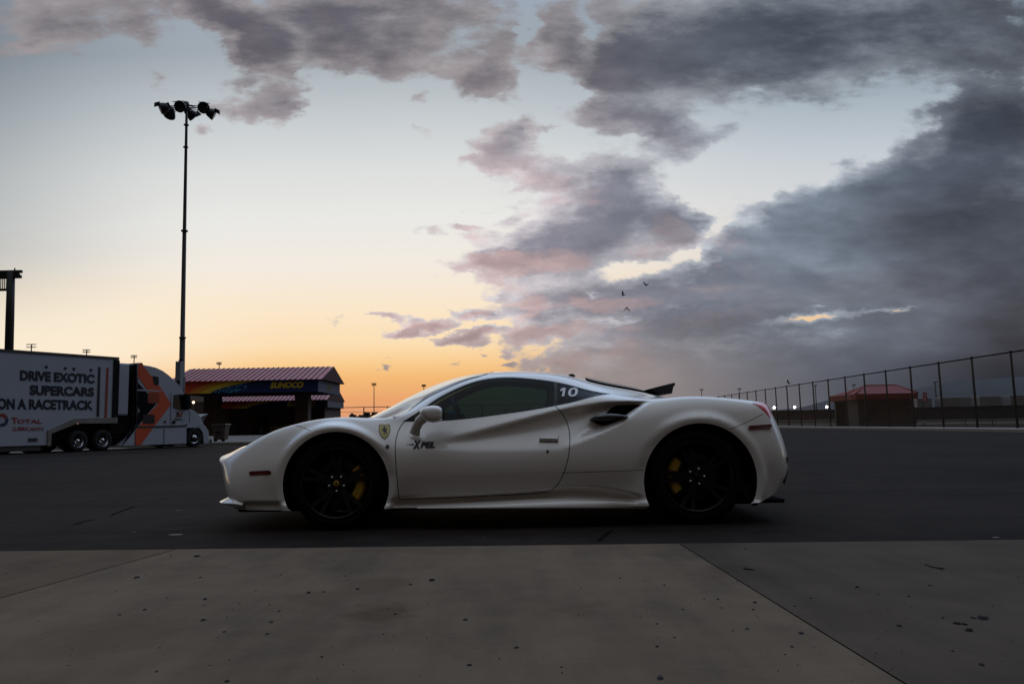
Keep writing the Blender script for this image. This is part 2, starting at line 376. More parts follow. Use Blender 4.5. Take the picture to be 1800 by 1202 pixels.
LINES = [
 # 0 lower lip
 {0:(-2.30,0,.165),1:(-2.27,.45,.165),2:(-2.10,.79,.155),3:PL(455,897,.90),4:PL(510,897,.93),5:PL(590,896,.945),6:PL(655,895,.945),7:PL(705,893,.93),8:PL(775,893,.93),
  9:PL(850,892,.93),10:PL(920,892,.93),11:PL(985,891,.93),12:PL(1060,890,.95),13:PL(1130,889,.965),14:PL(1225,887,.975),15:PL(1300,884,.96),16:PL(1345,878,.90),17:(1.99,.78,.26),18:(2.03,.45,.27),19:(2.04,0,.27)},
 # 1 low side
 {0:(-2.36,0,.26),1:(-2.33,.45,.26),2:(-2.16,.79,.26),3:PL(455,866,.905),4:PL(510,866,.945),5:PL(590,865,.955),6:PL(655,863,.955),7:PL(705,860,.945),8:PL(775,858,.94),
  9:PL(850,856,.94),10:PL(920,854,.94),11:PL(985,852,.94),12:PL(1060,851,.96),13:PL(1130,851,.975),14:PL(1225,850,.985),15:PL(1300,848,.97),16:PL(1348,846,.92),17:(2.04,.79,.36),18:(2.08,.45,.37),19:(2.09,0,.37)},
 # 2 middle of the side
 {0:(-2.40,0,.37),1:(-2.37,.45,.37),2:(-2.20,.75,.37),3:PL(455,832,.90),4:PL(510,830,.945),5:PL(590,826,.96),6:PL(655,822,.955),7:PL(705,820,.95),8:PL(775,818,.945),
  9:PL(850,816,.945),10:PL(920,814,.945),11:PL(985,812,.945),12:PL(1060,811,.965),13:PL(1130,810,.98),14:PL(1225,808,.985),15:PL(1300,806,.97),16:PL(1350,804,.92),17:(2.085,.78,.50),18:(2.12,.45,.51),19:(2.13,0,.51)},
 # 3 upper side
 {0:(-2.44,0,.46),1:(-2.40,.42,.46),2:(-2.25,.665,.465),3:PL(450,800,.84),4:PL(510,785,.90),5:PL(590,773,.93),6:PL(655,775,.93),7:PL(705,780,.925),8:PL(775,781,.92),
  9:PL(850,777,.92),10:PL(920,773,.92),11:PL(985,768,.925),12:PL(1060,762,.945),13:PL(1130,754,.96),14:PL(1225,744,.955),15:PL(1300,749,.94),16:PL(1352,757,.89),17:(2.075,.745,.68),18:(2.10,.42,.69),19:(2.11,0,.69)},
 # 4 wing crest / belt line / haunch crest
 {0:(-2.43,0,.515),1:(-2.38,.42,.52),2:(-2.235,.60,.515),3:PL(450,771.5,.72),4:PL(508,747,.78),5:PL(590,733,.80),6:PL(650,738,.81),7:PL(705,743,.82),8:PL(775,741.5,.835),
  9:PL(850,734,.845),10:PL(920,725,.85),11:PL(985,715,.845),12:PL(1060,705,.825),13:PL(1130,708,.845),13.5:PL(1177,700.6,.84),14:PL(1225,696.6,.83),15:PL(1300,702.5,.82),16:PL(1348,711,.75),17:(1.985,.66,.845),18:(2.02,.40,.85),19:(2.03,0,.85)},
 # 5 inner wing / window middle / deck edge
 {0:(-2.38,0,.55),1:(-2.33,.38,.555),2:(-2.12,.54,.575),3:(-1.88,.60,.645),4:(-1.62,.65,.725),5:(-1.27,.66,.79),6:PL(672,735,.74),7:PL(722,727,.765),8:PL(790,712,.745),
  9:PL(855,703,.735),10:PL(920,697,.73),11:PL(985,691,.72),12:PL(1060,690,.70),13:PL(1130,697.5,.69),14:(1.33,.68,.915),15:(1.68,.66,.895),16:(1.91,.62,.872),17:(1.945,.54,.862),18:(1.985,.34,.866),19:(1.995,0,.868)},
 # 6 bonnet side / roof rail
 {0:(-2.30,0,.585),1:(-2.25,.30,.59),2:(-2.05,.42,.62),3:(-1.85,.46,.66),4:(-1.60,.48,.71),5:(-1.27,.50,.76),6:PL(697,733,.67),7:PL(735,708.5,.625),8:PL(790,680.5,.585),
  9:PL(848,662.5,.555),10:PL(915,658,.54),11:PL(985,662,.53),12:PL(1060,678.5,.53),13:PL(1130,690,.54),14:(1.35,.50,.905),15:(1.68,.48,.885),16:(1.87,.45,.872),17:(1.92,.40,.873),18:(1.95,.25,.876),19:(1.96,0,.878)},
 # 7
 {0:(-2.20,0,.615),1:(-2.17,.20,.62),2:(-2.0,.28,.645),3:(-1.82,.30,.675),4:(-1.60,.32,.715),5:(-1.34,.34,.76),6:PL(683,721.5,.38),7:PL(732,696,.36),8:PL(788,671.5,.33),
  9:PL(845,657,.31),10:PL(912,654,.30),11:PL(985,658,.30),12:PL(1058,675,.29),13:PL(1130,689.5,.30),14:(1.36,.28,.90),15:(1.68,.27,.882),16:(1.85,.25,.875),17:(1.90,.22,.877),18:(1.93,.14,.88),19:(1.94,0,.882)},
 # 8 centre line
 {0:(-2.10,0,.635),1:(-2.05,0,.64),2:(-1.93,0,.655),3:(-1.78,0,.68),4:(-1.58,0,.715),5:(-1.36,0,.76),6:PL(668,726.5,0),7:PL(720,697,0),8:PL(785,668.5,0),
  9:PL(842,655.5,0),10:PL(912,652,0),11:PL(985,656.5,0),12:PL(1058,673,0),13:PL(1130,688.5,0),14:(1.36,0,.90),15:(1.68,0,.882),16:(1.84,0,.876),17:(1.885,0,.879),18:(1.91,0,.882),19:(1.92,0,.884)},
]
def setw(L, lo, hi, dw):
    for j in list(L):
        if lo <= j <= hi: L[j] = (L[j][0], L[j][1] + dw, L[j][2])
setw(LINES[4], 7, 11, -.018); setw(LINES[0], 6, 12, -.035); setw(LINES[1], 4, 12, -.022); setw(LINES[1], 13, 16, -.015); setw(LINES[3], 4, 16, -.012); setw(LINES[2], 7, 16, .004)
_fix = [(.105,.105,.02),(.115,.115,.03),(.115,.115,.03),(.10,.10,.03),(.035,.04,-.01),(.03,.05,0),(0,.02,0),(0,0,0),(0,0,0)]
_tail = [0,0,-.04,-.065,-.03,0,0,0,0]
for L, fx3, tl in zip(LINES, _fix, _tail):
    for j in (0, 1, 2):
        L[j] = (L[j][0] + fx3[j],) + tuple(L[j][1:])
    for j in (17, 18, 19): L[j] = (L[j][0] + tl,) + tuple(L[j][1:])
def nspline(t, y, tq):
    """natural cubic spline through (t, y[:, k])"""
    t = np.asarray(t, float); y = np.asarray(y, float); n = len(t)
    h = np.diff(t); A = np.eye(n); B = np.zeros_like(y)
    for i in range(1, n-1):
        A[i, i-1] = h[i-1]; A[i, i] = 2*(h[i-1]+h[i]); A[i, i+1] = h[i]
        B[i] = 6*((y[i+1]-y[i])/h[i] - (y[i]-y[i-1])/h[i-1])
    M = np.linalg.solve(A, B)
    k = np.clip(np.searchsorted(t, tq) - 1, 0, n-2); hk = h[k][:, None]
    a = ((t[k+1]-tq)[:, None])/hk; b = ((tq-t[k])[:, None])/hk
    return a*y[k] + b*y[k+1] + ((a**3-a)*M[k] + (b**3-b)*M[k+1])*hk**2/6
SU, SV = 20, 12
NU, NV = 19*SU + 1, 8*SV + 1
uq = np.linspace(0, 19, NU); vq = np.linspace(0, 8, NV)
rows = []
for L in LINES:
    ks = np.array(sorted(L)); pts = np.array([L[k] for k in ks])
    ch = np.concatenate([[0], np.cumsum(np.maximum(np.linalg.norm(np.diff(pts, axis=0), axis=1), .02)**.6)])
    tq = np.interp(uq, ks, ch)
    rows.append(nspline(ch, pts, tq))
rows = np.array(rows)                                     # 9 x NU x 3
grid = np.zeros((NU, NV, 3))
for i in range(NU):
    pts = rows[:, i]
    ch = np.concatenate([[0], np.cumsum(np.maximum(np.linalg.norm(np.diff(pts, axis=0), axis=1), .012)**.6)])
    # mirrored continuation past the centre line keeps the roof smooth across it
    mir = pts[-2:-4:-1] * np.array([1, -1, 1]); chm = ch[-1] + (ch[-1] - ch[-2:-4:-1])
    grid[i] = nspline(np.concatenate([ch, chm]), np.concatenate([pts, mir]), np.interp(vq, np.arange(9), ch))
def gsm(a, axis, sig, it=1):
    r = int(3*sig) + 1; k = np.exp(-.5*(np.arange(-r, r+1)/sig)**2); k /= k.sum()
    # odd reflection keeps the edge points where they are
    p = np.moveaxis(a, axis, 0)
    lo = 2*p[:1] - p[r:0:-1]; hi = 2*p[-1:] - p[-2:-r-2:-1]
    q = np.concatenate([lo, p, hi]); out = sum(k[j]*q[j:j+len(p)] for j in range(2*r+1))
    return np.moveaxis(out, 0, axis)
grid = gsm(grid, 0, 4.0); grid = gsm(grid, 1, 2.2)
grid[0, :, 1] = 0; grid[-1, :, 1] = 0; grid[:, -1, 1] = 0

def project_np(pw):
    """photograph coordinates of near-side points given as (x, w, z)"""
    d = np.stack([pw[..., 0], YC - pw[..., 1], pw[..., 2] - HC], -1)
    w = d @ np.array(CF); return CX + FPX*(d @ np.array(CR))/w, CY - FPX*(d @ np.array(CU))/w
def sst(x, a, b):
    t = np.clip((x-a)/(b-a), 0, 1); return t*t*(3-2*t)
sx, sy = project_np(grid)
sidey = (grid[..., 1] > .3)
win_b0 = [(1074.8,692),(1040,698.3),(1010.6,706.2),(975.7,713.6),(931,721.4),(873,729.7),(826.5,735.6),(791.5,739),(733,741.2),(707.6,741)][::-1]
# -- wings pushed out to a flat lip round the wheel openings
ARCH = [(590.5, 853.0, 93.5, 94.5), (1231.5, 845.5, 99.5, 102.0)]
for (ax, ay, rx, ry), wt_ in zip(ARCH, (.948, .978)):
    rr = np.sqrt(((sx-ax)/rx)**2 + ((sy-ay)/ry)**2)
    s = (1 - sst(rr, 1.07, 1.20)) * sidey * (grid[..., 2] < .84) * sst(grid[..., 1], .70, .80)
    grid[..., 1] = grid[..., 1]*(1-s) + np.maximum(grid[..., 1], wt_)*s
    grid[..., 1] -= .034*(1 - np.clip((rr-.97)/.19, 0, 1))*sidey*(sy < ay + ry*.35)*sst(grid[..., 1], .70, .80)
# -- scallop that deepens along the door into the air intake
tx = np.array([700, 760, 800, 900, 985, 1060, 1100, 1135]); top = np.array([784, 778, 768, 742, 719, 705.5, 704.5, 706])
bx = np.array([700, 760, 830, 985, 1025, 1060, 1085, 1110, 1135]); bot = np.array([786, 788, 793, 792, 770, 753, 740, 725, 707])
dpx = np.array([700, 770, 850, 985, 1040, 1075, 1110, 1134]); dpv = np.array([0, .004, .022, .058, .085, .11, .10, .03])
T = np.interp(sx, tx, top); Bm = np.interp(sx, bx, bot); dep = np.interp(sx, dpx, dpv)
# shoulder between the belt line and the crease leans out and catches the sky
belt = np.interp(sx, np.array([q[0] for q in win_b0]), np.array([q[1] for q in win_b0]))
t2 = np.clip((sy - belt)/np.maximum(T - belt, 2), 0, 1); t = np.clip((sy - T)/np.maximum(Bm - T, 2), 0, 1)
shl = np.where(sy < T, t2**1.3, 1 - sst(t, 0, .45))*sst(sx, 765, 850)*(1-sst(sx, 985, 1055))*(grid[..., 1] > .5)
shl[sy < belt] = 0
hard = sst(sx, 985, 1050)
prof = np.sin(np.pi*t**.62)**1.15
ph = sst(t, 0, .28)*(1-sst(t, .90, 1.0))
b = prof*(1-hard) + ph*hard
b[(sx < 700) | (sx > 1137) | (grid[..., 1] < .5)] = 0
grid[..., 1] += .027*shl - b*dep
# -- tuck-under above the side skirt
tx = np.array([690, 740, 850, 960, 1000, 1060, 1135]); tp = np.array([876, 874, 869, 862, 857, 860, 874]); bt = np.array([892, 892, 888, 881, 879, 882, 886])
T = np.interp(sx, tx, tp); Bm = np.interp(sx, tx, bt)
t = np.clip((sy - T)/(Bm - T), 0, 1)
b = sst(t, 0, .16)*(1-sst(t, .55, 1.0))
b = np.where(sy > Bm, 0, b)*sst(sx, 686, 700)*(1-sst(sx, 1100, 1136))
grid[..., 1] -= .062*b*(grid[..., 1] > .6)
# -- stepped lip under the front bumper
b = sst(sy, 882.5, 885.5)*sst(sx, 408, 424)*(1-sst(sx, 488, 500))*(grid[..., 1] > .5)
grid[..., 1] -= .03*b
grid = gsm(grid, 0, 1.2); grid = gsm(grid, 1, .8)
grid[0, :, 1] = 0; grid[-1, :, 1] = 0; grid[:, -1, 1] = 0

def S(u, v, g=None):
    """bicubic position on the near half, arrays of u and v"""
    g = grid if g is None else g
    a = np.clip(np.asarray(u, float)*SU, 0, NU-1); b_ = np.clip(np.asarray(v, float)*SV, 0, NV-1)
    i = np.clip(np.floor(a).astype(int), 0, NU-2); j = np.clip(np.floor(b_).astype(int), 0, NV-2); fa = a-i; fb = b_-j
    def wts(f): return np.stack([-.5*f+f*f-.5*f**3, 1-2.5*f*f+1.5*f**3, .5*f+2*f*f-1.5*f**3, -.5*f*f+.5*f**3])
    def at(ii, jj):
        o = np.zeros(ii.shape + (3,)); ic = np.clip(ii, 0, NU-1); jc = np.clip(jj, 0, NV-1); o = g[ic, jc].copy()
        lo = ii < 0; o[lo] = 2*g[0, jc[lo]] - g[1, jc[lo]]
        hi = ii > NU-1; o[hi] = 2*g[NU-1, jc[hi]] - g[NU-2, jc[hi]]
        lo = jj < 0; o[lo] = 2*g[ic[lo], 0] - g[ic[lo], 1]
        hi = jj > NV-1; o[hi] = g[ic[hi], NV-2]*np.array([1, -1, 1])
        return o
    wa, wb = wts(fa), wts(fb); out = 0
    for p in range(4):
        for q in range(4): out = out + (wa[p]*wb[q])[..., None]*at(i+p-1, j+q-1)
    return out
def Nrm(u, v):
    e = .03; u = np.asarray(u, float); v = np.asarray(v, float)
    du = S(np.minimum(u+e, 19), v) - S(np.maximum(u-e, 0), v); dv = S(u, np.minimum(v+e, 8)) - S(u, np.maximum(v-e, 0))
    n = np.cross(du, dv); n /= np.maximum(np.linalg.norm(n, axis=-1, keepdims=True), 1e-9)
    return n                                             # outward in (x, w, z) space
_t = Nrm(np.array([9.5]), np.array([2.0]))[0]
NSIGN = 1.0 if _t[1] > 0 else -1.0
def toW(p): return Vector((p[0], YC - p[1], p[2]))        # near-side point to world

# lookup of (u, v) from the photograph or from above
_bv = [toW(grid[i, j]) for i in range(NU) for j in range(NV)]
_bf = [(i*NV+j, (i+1)*NV+j, (i+1)*NV+j+1, i*NV+j+1) for i in range(NU-1) for j in range(NV-1)]
BVH = BVHTree.FromPolygons(_bv, _bf)
def _uv_at(loc, idx):
    i, j = divmod(idx, NV-1); a, b_, c, d = (_bv[k] for k in _bf[idx])
    s_, t_ = .5, .5
    for _ in range(6):
        p = a*(1-s_)*(1-t_) + b_*s_*(1-t_) + c*s_*t_ + d*(1-s_)*t_
        pu = (b_-a)*(1-t_) + (c-d)*t_; pv = (d-a)*(1-s_) + (c-b_)*s_; e = loc - p
        A11, A12, A22 = pu.dot(pu), pu.dot(pv), pv.dot(pv); r1, r2 = pu.dot(e), pv.dot(e); det = A11*A22 - A12*A12
        if abs(det) < 1e-14: break
        s_ = min(1, max(0, s_ + (A22*r1 - A12*r2)/det)); t_ = min(1, max(0, t_ + (A11*r2 - A12*r1)/det))
    return (i + s_)/SU, (j + t_)/SV
def uv_px(px, py):
    d = ray(px, py).normalized(); loc, n_, idx, ds = BVH.ray_cast(CAM, d)
    if loc is None:
        best = None
        for tt in np.linspace(5.2, 7.6, 25):
            q = CAM + d*(tt/d.y); h = BVH.find_nearest(q)
            if best is None or h[3] < best[3]: best = h
        loc, idx = best[0], best[2]
    return _uv_at(loc, idx)
def uv_top(x, w):
    loc, n_, idx, ds = BVH.ray_cast(Vector((x, YC - w, 3)), Vector((0, 0, -1)))
    if loc is None: loc, n_, idx, ds = BVH.find_nearest(Vector((x, YC - w, 1)))
    return _uv_at(loc, idx)
def dens(pts, closed=True, step=6.0):
    """resample an outline given in photograph pixels with a smooth-enough step"""
    out = []; n = len(pts)
    for i in range(n if closed else n-1):
        a, b_ = np.array(pts[i], float), np.array(pts[(i+1) % n], float); k = max(1, int(np.linalg.norm(b_-a)/step))
        out += [tuple(a + (b_-a)*q/k) for q in range(k)]
    if not closed: out.append(tuple(pts[-1]))
    return out
def smooth_open(pts, n=24):
    p = np.array(pts, float); t_ = np.concatenate([[0], np.cumsum(np.linalg.norm(np.diff(p, axis=0), axis=1))])
    return [tuple(q) for q in nspline(t_, p, np.linspace(0, t_[-1], n))]
def offset_line(pts, d):
    p = np.array(pts, float); t_ = np.gradient(p, axis=0); t_ /= np.linalg.norm(t_, axis=1, keepdims=True)
    nrm = np.stack([-t_[:, 1], t_[:, 0]], 1); return [tuple(q) for q in p + nrm*d]
def ribbon(pts, wd): return offset_line(pts, wd/2) + offset_line(pts, -wd/2)[::-1]

win_top = smooth_open([(707.6,741),(738,721.4),(763.5,703.2),(803,682.3),(833.5,670.4),(861.5,664.6),(894,662.6),(931,664.9),(975.7,670.6),(1001,676),(1040,686.2),(1074.8,692)], 40)
win_bot = smooth_open([(1074.8,692),(1040,698.3),(1010.6,706.2),(975.7,713.6),(931,721.4),(873,729.7),(826.5,735.6),(791.5,739),(733,741.2),(707.6,741)], 40)
WIN = win_top + win_bot[1:-1]
def shrink(poly, d):
    p = np.array(poly); nx_ = np.roll(p, -1, 0) - np.roll(p, 1, 0); nx_ /= np.linalg.norm(nx_, axis=1, keepdims=True)
    nr = np.stack([-nx_[:, 1], nx_[:, 0]], 1)
    area = .5*np.sum(p[:, 0]*np.roll(p[:, 1], -1) - np.roll(p[:, 0], -1)*p[:, 1])
    return [tuple(q) for q in p + nr*d*(1 if area > 0 else -1)]
GLS = [q for q in shrink(WIN, 2.2) if 716 < q[0] < 1066]
GL_F = [q for q in GLS if q[0] < 973.5]; GL_R = [q for q in GLS if q[0] > 979.5]
def clipx(poly, x0, keep_less):
    out = []; n = len(poly)
    for i in range(n):
        a, b_ = poly[i], poly[(i+1) % n]; ina = (a[0] <= x0) == keep_less; inb = (b_[0] <= x0) == keep_less
        if ina: out.append(a)
        if ina != inb:
            t_ = (x0-a[0])/(b_[0]-a[0]); out.append((x0, a[1] + t_*(b_[1]-a[1])))
    return out
GL_F = clipx(GLS, 974.0, True); GL_R = clipx(GLS, 979.5, False)

def archpoly(a, n=44):
    ax, ay, rx, ry = a; q = np.linspace(R(205), R(-25), n)
    p = [(ax + rx*math.cos(k), ay - ry*math.sin(k)) for k in q]
    return [(p[0][0]+2, 935)] + p + [(p[-1][0]-2, 935)]
seamF = smooth_open([(722,734.5),(710,742),(703,752),(696.5,770),(695,795),(697,830),(700,862),(701.5,877)], 26)
seamR = smooth_open([(976.5,714.5),(986,724),(995.5,740),(1001,760),(1001.5,780),(998,808),(988,838),(975,857),(966,863.5)], 30)
seamB = smooth_open([(966,863.5),(940,866.5),(880,870),(800,874.2),(701.5,877)], 20)
DOOR = seamF[::-1] + [q for q in win_bot[::-1] if 722 < q[0] < 976.5] + seamR + seamB[1:-1]
DOOR = [q for i, q in enumerate(DOOR) if i == 0 or math.dist(q, DOOR[i-1]) > .4]
INTAKE = smooth_open([(1038.5,735.5),(1052,731),(1064,727),(1071,720),(1080,714.2),(1097,711.6),(1116,710.8),(1129,710.4)], 16) + smooth_open([(1129,710.4),(1112,721),(1098,731),(1080,741),(1062,747),(1048,745),(1038.5,735.5)], 20)[1:-1]
TAIL = smooth_open([(1322.6,708.6),(1338,709.2),(1353.2,711.2)], 6) + smooth_open([(1353.2,711.2),(1355,722),(1354.6,736)], 6)[1:] + smooth_open([(1354.6,736),(1345,724.5),(1335,716),(1322.6,708.6)], 8)[1:-1]
pil = smooth_open([(694,735.2),(716,722.3),(750,701),(790,681.3),(820,669.3),(843,662.6)], 20)
seams = {  # thin dark shut lines
 'bonnet_cut': ribbon(smooth_open([(519,747.5),(532,751),(546,757.5)], 8), 1.0),
 'bumper_cut': ribbon(smooth_open([(1282,755),(1310,743),(1341,727.5)], 10), 1.1),
 'sill_cut': ribbon(smooth_open([(988.5,831),(1040,829.3),(1131,826)], 12), .9),
 'door_front': ribbon(seamF, 1.5), 'door_rear': ribbon(seamR, 1.5), 'door_low': ribbon(seamB, 1.6),
}
KU, KV = .26, .15                                          # rough metres per unit of u and v
def uvl(pxs): return [uv_px(*q) for q in pxs]
REG = {}
REG['arch_front'] = uvl(archpoly(ARCH[0])); REG['arch_rear'] = uvl(archpoly(ARCH[1]))
REG['window'] = uvl(WIN); REG['glass_front'] = uvl(dens(GL_F)); REG['glass_rear'] = uvl(dens(GL_R))
REG['door'] = uvl(dens(DOOR, True, 8)); REG['intake'] = uvl(INTAKE); REG['tail'] = uvl(TAIL)
for k_, v_ in seams.items(): REG[k_] = uvl(v_)
pil_uv = uvl(pil)
hdr = [uv_top(x, w) for x, w in [(.0-.21, .50), (-.185, .42), (-.165, .30), (-.155, .15)]] + [(uv_top(-.15, 0.0)[0], 8.0)]
base = [(uv_top(-1.22, 0)[0], 8.0)] + [uv_top(x, w) for x, w in [(-1.21, .15), (-1.18, .32), (-1.10, .50), (-1.0, .62)]]
def dens_uv(pts, closed=True, step=.03):
    out = []; n = len(pts)
    for i in range(n if closed else n-1):
        a, b_ = np.array(pts[i]), np.array(pts[(i+1) % n]); k = max(1, int(np.linalg.norm((b_-a)*np.array([KU, KV]))/step))
        out += [tuple(a + (b_-a)*q/k) for q in range(k)]
    return out
WS = base + pil_uv + hdr
REG['windscreen'] = dens_uv(WS)
def shrink_uv(poly, d):
    q = shrink([(a*KU, b_*KV) for a, b_ in poly], d); return [(a/KU, min(8.0, b_/KV)) for a, b_ in q]
wi = shrink_uv(REG['windscreen'], .022)
REG['screen_glass'] = [((a), (8.0 if b_ > 7.78 else b_)) for a, b_ in wi]
# engine cover glass between the rear buttresses
ec = [uv_top(x, w) for x, w in [(.62, .40), (.80, .40), (1.0, .405), (1.18, .40)]]
REG['engine_glass'] = dens_uv([(uv_top(.60, 0)[0], 8.0), (uv_top(.60, .2))] + ec + [uv_top(1.2, .2), (uv_top(1.2, 0)[0], 8.0)])
HL = [(-2.13,.575),(-1.98,.615),(-1.80,.665),(-1.66,.70),(-1.68,.735),(-1.85,.715),(-2.02,.68),(-2.14,.63)]
REG['headlight'] = dens_uv([uv_top(*q) for q in HL])
# rear grille and number-plate recess, front grille
def rect(u0, u1, v0, v1): return dens_uv([(u0, v0), (u1, v0), (u1, v1), (u0, v1)])
REG['front_grille'] = rect(0.0, 1.75, .5, 1.9)
REG['rear_grille'] = rect(17.35, 19.0, .1, 1.5)

# ---- one triangulation that follows every outline
def inside(poly, pts):
    p = np.array(poly); x, y = pts[:, 0], pts[:, 1]; c = np.zeros(len(pts), bool); j = len(p)-1
    for i in range(len(p)):
        xi, yi, xj, yj = p[i, 0], p[i, 1], p[j, 0], p[j, 1]
        with np.errstate(divide='ignore', invalid='ignore'):
            c ^= ((yi > y) != (yj > y)) & (x < (xj-xi)*(y-yi)/(yj-yi if yj != yi else 1e-12) + xi)
        j = i
    return c
pts2, edges2 = [], []
def add_loop(poly):
    b0 = len(pts2)
    for a, b_ in poly: pts2.append((a*KU, b_*KV))
    n = len(poly); edges2.extend((b0+i, b0+(i+1) % n) for i in range(n))
bord = [(u, 0.0) for u in np.linspace(0, 19, 381)] + [(19.0, v) for v in np.linspace(0, 8, 81)[1:]] + [(u, 8.0) for u in np.linspace(19, 0, 381)[1:]] + [(0.0, v) for v in np.linspace(8, 0, 81)[1:-1]]
add_loop(bord)
for k_ in REG: add_loop(REG[k_])
cand = np.array([(u, v) for u in np.linspace(.04, 18.96, 270) for v in np.linspace(.05, 7.95, 92)])
cand[:, 0] += rng.uniform(-.012, .012, len(cand)); cand[:, 1] += rng.uniform(-.015, .015, len(cand))
cons = np.array(pts2); cm = cand*np.array([KU, KV])
cell = {}
for q in cons: cell.setdefault((int(q[0]/.012), int(q[1]/.012)), []).append(q)
keep = []
for q in cm:
    a, b_ = int(q[0]/.012), int(q[1]/.012); ok = True
    for ii in (-1, 0, 1):
        for jj in (-1, 0, 1):
            for w_ in cell.get((a+ii, b_+jj), ()):
                if (w_[0]-q[0])**2 + (w_[1]-q[1])**2 < .006**2: ok = False
    if ok: keep.append(tuple(q))
allp = [Vector(p) for p in pts2] + [Vector(p) for p in keep]
vo, eo, fo, *_ = geometry.delaunay_2d_cdt(allp, edges2, [], 0, 1e-6)
UVp = np.array([(p.x/KU, p.y/KV) for p in vo]); F_ = np.array([f for f in fo if len(f) == 3])
UVp[:, 1] = np.clip(UVp[:, 1], 0, 8); UVp[:, 0] = np.clip(UVp[:, 0], 0, 19)
cen = UVp[F_].mean(1)
lab = np.full(len(F_), 'body', dtype=object)
for k_ in ('door', 'headlight', 'front_grille', 'rear_grille', 'intake', 'tail', 'engine_glass', 'windscreen', 'screen_glass', 'bonnet_cut', 'bumper_cut', 'sill_cut', 'door_front', 'door_rear', 'door_low', 'window', 'glass_front', 'glass_rear', 'arch_front', 'arch_rear'):
    lab[inside(REG[k_], cen)] = k_
Pp = S(UVp[:, 0], UVp[:, 1]); Np = Nrm(UVp[:, 0], UVp[:, 1])*NSIGN
Pp[np.abs(UVp[:, 1]-8) < 1e-6, 1] = 0
cl_ = np.abs(Pp[:, 1]) < 1e-5
Np[cl_, 1] = 0; Np /= np.maximum(np.linalg.norm(Np, axis=1, keepdims=True), 1e-9)

def patch(labels, sides=(1, -1), inset=0.0, mats_by=None):
    """mesh of the triangles carrying these labels, near side (1) and far side (-1)"""
    mb = MB(); nr = []
    for li, ls in enumerate(labels):
        ls = (ls,) if isinstance(ls, str) else ls
        sel = np.isin(lab, ls); f = F_[sel]
        if not len(f): continue
        ids, inv = np.unique(f, return_inverse=True); inv = inv.reshape(f.shape)
        for sd_ in sides:
            mb.cur = li; p = Pp[ids] - Np[ids]*inset
            mb.add([(q[0], YC - sd_*q[1], q[2]) for q in p], [tuple(t_) if False else tuple(t_[::sd_*int(WIND)]) for t_ in inv], True)
            nr += [(q[0], -sd_*q[1], q[2]) for q in Np[ids]]
    mb.nrm = nr
    return mb
# winding so that faces look outwards on the near side
_f0 = F_[np.argmax(lab == 'door')]; _a, _b, _c = (toW(Pp[i]) for i in _f0)
WIND = 1 if (_b-_a).cross(_c-_a).y < 0 else -1

paint = mat('white_car_paint', (.78, .735, .685), .28, coat=1.0, spec=.5)
paint.node_tree.nodes['Principled BSDF'].inputs['Coat IOR'].default_value = 1.75
gap = mat('shut_line_black', (.006, .006, .006), .8)
trim = mat('gloss_black_trim', (.006, .006, .0065), .3, spec=.25)
satin = mat('satin_black_plastic', (.014, .014, .015), .5)
dark = mat('wheel_well_black', (.003, .003, .003), 1.0, spec=.05)
tint = glass('tinted_side_glass', (.075, .165, .17), .5)
screen = glass('windscreen_glass', (.93, .96, .96), 5.0)
redl = mat('red_tail_lens', (.72, .018, .035), .12, coat=1.0)
maro = mat('maroon_marker_lens', (.10, .008, .008), .15, coat=.6)
lens = mat('clear_lamp_lens', (.55, .57, .60), .08, metal=.6, coat=1)

car = thing('sports_car', (CARX, YC, 0), 'low white two-door sports car, parked side-on on the dark asphalt', 'car')
body = patch([('body',), ('bonnet_cut', 'bumper_cut', 'sill_cut', 'door_front', 'door_rear', 'door_low')]).build('body', [paint, gap], car)
front_door = {}
for sd_ in (1, -1):
    front_door[sd_] = patch([('door',)], (sd_,)).build('door', paint, car)
    ws_ = patch([('window',)], (sd_,)).build('window_surround', trim, car)
    patch([('glass_front',)], (sd_,), .003).build('side_window', tint, front_door[sd_])
    patch([('glass_rear',)], (sd_,), .003).build('quarter_window', glass('dark_quarter_glass', (.03, .04, .042), .55), car)
    patch([('tail',)], (sd_,), -.003).build('tail_light', redl, car)
    patch([('headlight',)], (sd_,), -.002).build('headlight', lens, car)
    patch([('intake',)], (sd_,), .05).build('air_intake', dark, car)
wsn = patch([('screen_glass',)], inset=.002).build('windscreen', screen, car)
patch([('windscreen',)]).build('windscreen_border', trim, wsn)
patch([('engine_glass',)], inset=-.014).build('engine_cover', trim, car)
patch([('front_grille',)], inset=.03).build('front_grille', dark, car)
patch([('rear_grille',)], inset=.03).build('rear_grille', dark, car)
patch([('body', 'door')], inset=.022).build('inner_lining', mat('cabin_lining', (.012, .012, .013), .9), car)

def on_body(px, py, lift=.002):
    u, v = uv_px(px, py); p = S(np.array([u]), np.array([v]))[0]; n = Nrm(np.array([u]), np.array([v]))[0]*NSIGN
    return Vector((p[0], YC - p[1], p[2])) + Vector((n[0], -n[1], n[2]))*lift
def decal(name, polys, m, parent, lift=.002, tri=None):
    mb = MB()
    for po in polys:
        tr_ = tri if tri else geometry.tessellate_polygon([[Vector((a, b_, 0)) for a, b_ in po]])
        mb.add([on_body(a, b_, lift) for a, b_ in po], [tuple(t_) for t_ in tr_])
    return mb.build(name, m, parent)
def px_text(body_, box, bold=0.0, shear=0.0, slope=0.0):
    v, f = text2d(body_, bold, shear); x0, y0, x1, y1 = box
    return [(x0 + a*(x1-x0), y1 - b_*(y1-y0) + slope*a*(x1-x0)) for a, b_ in v], f

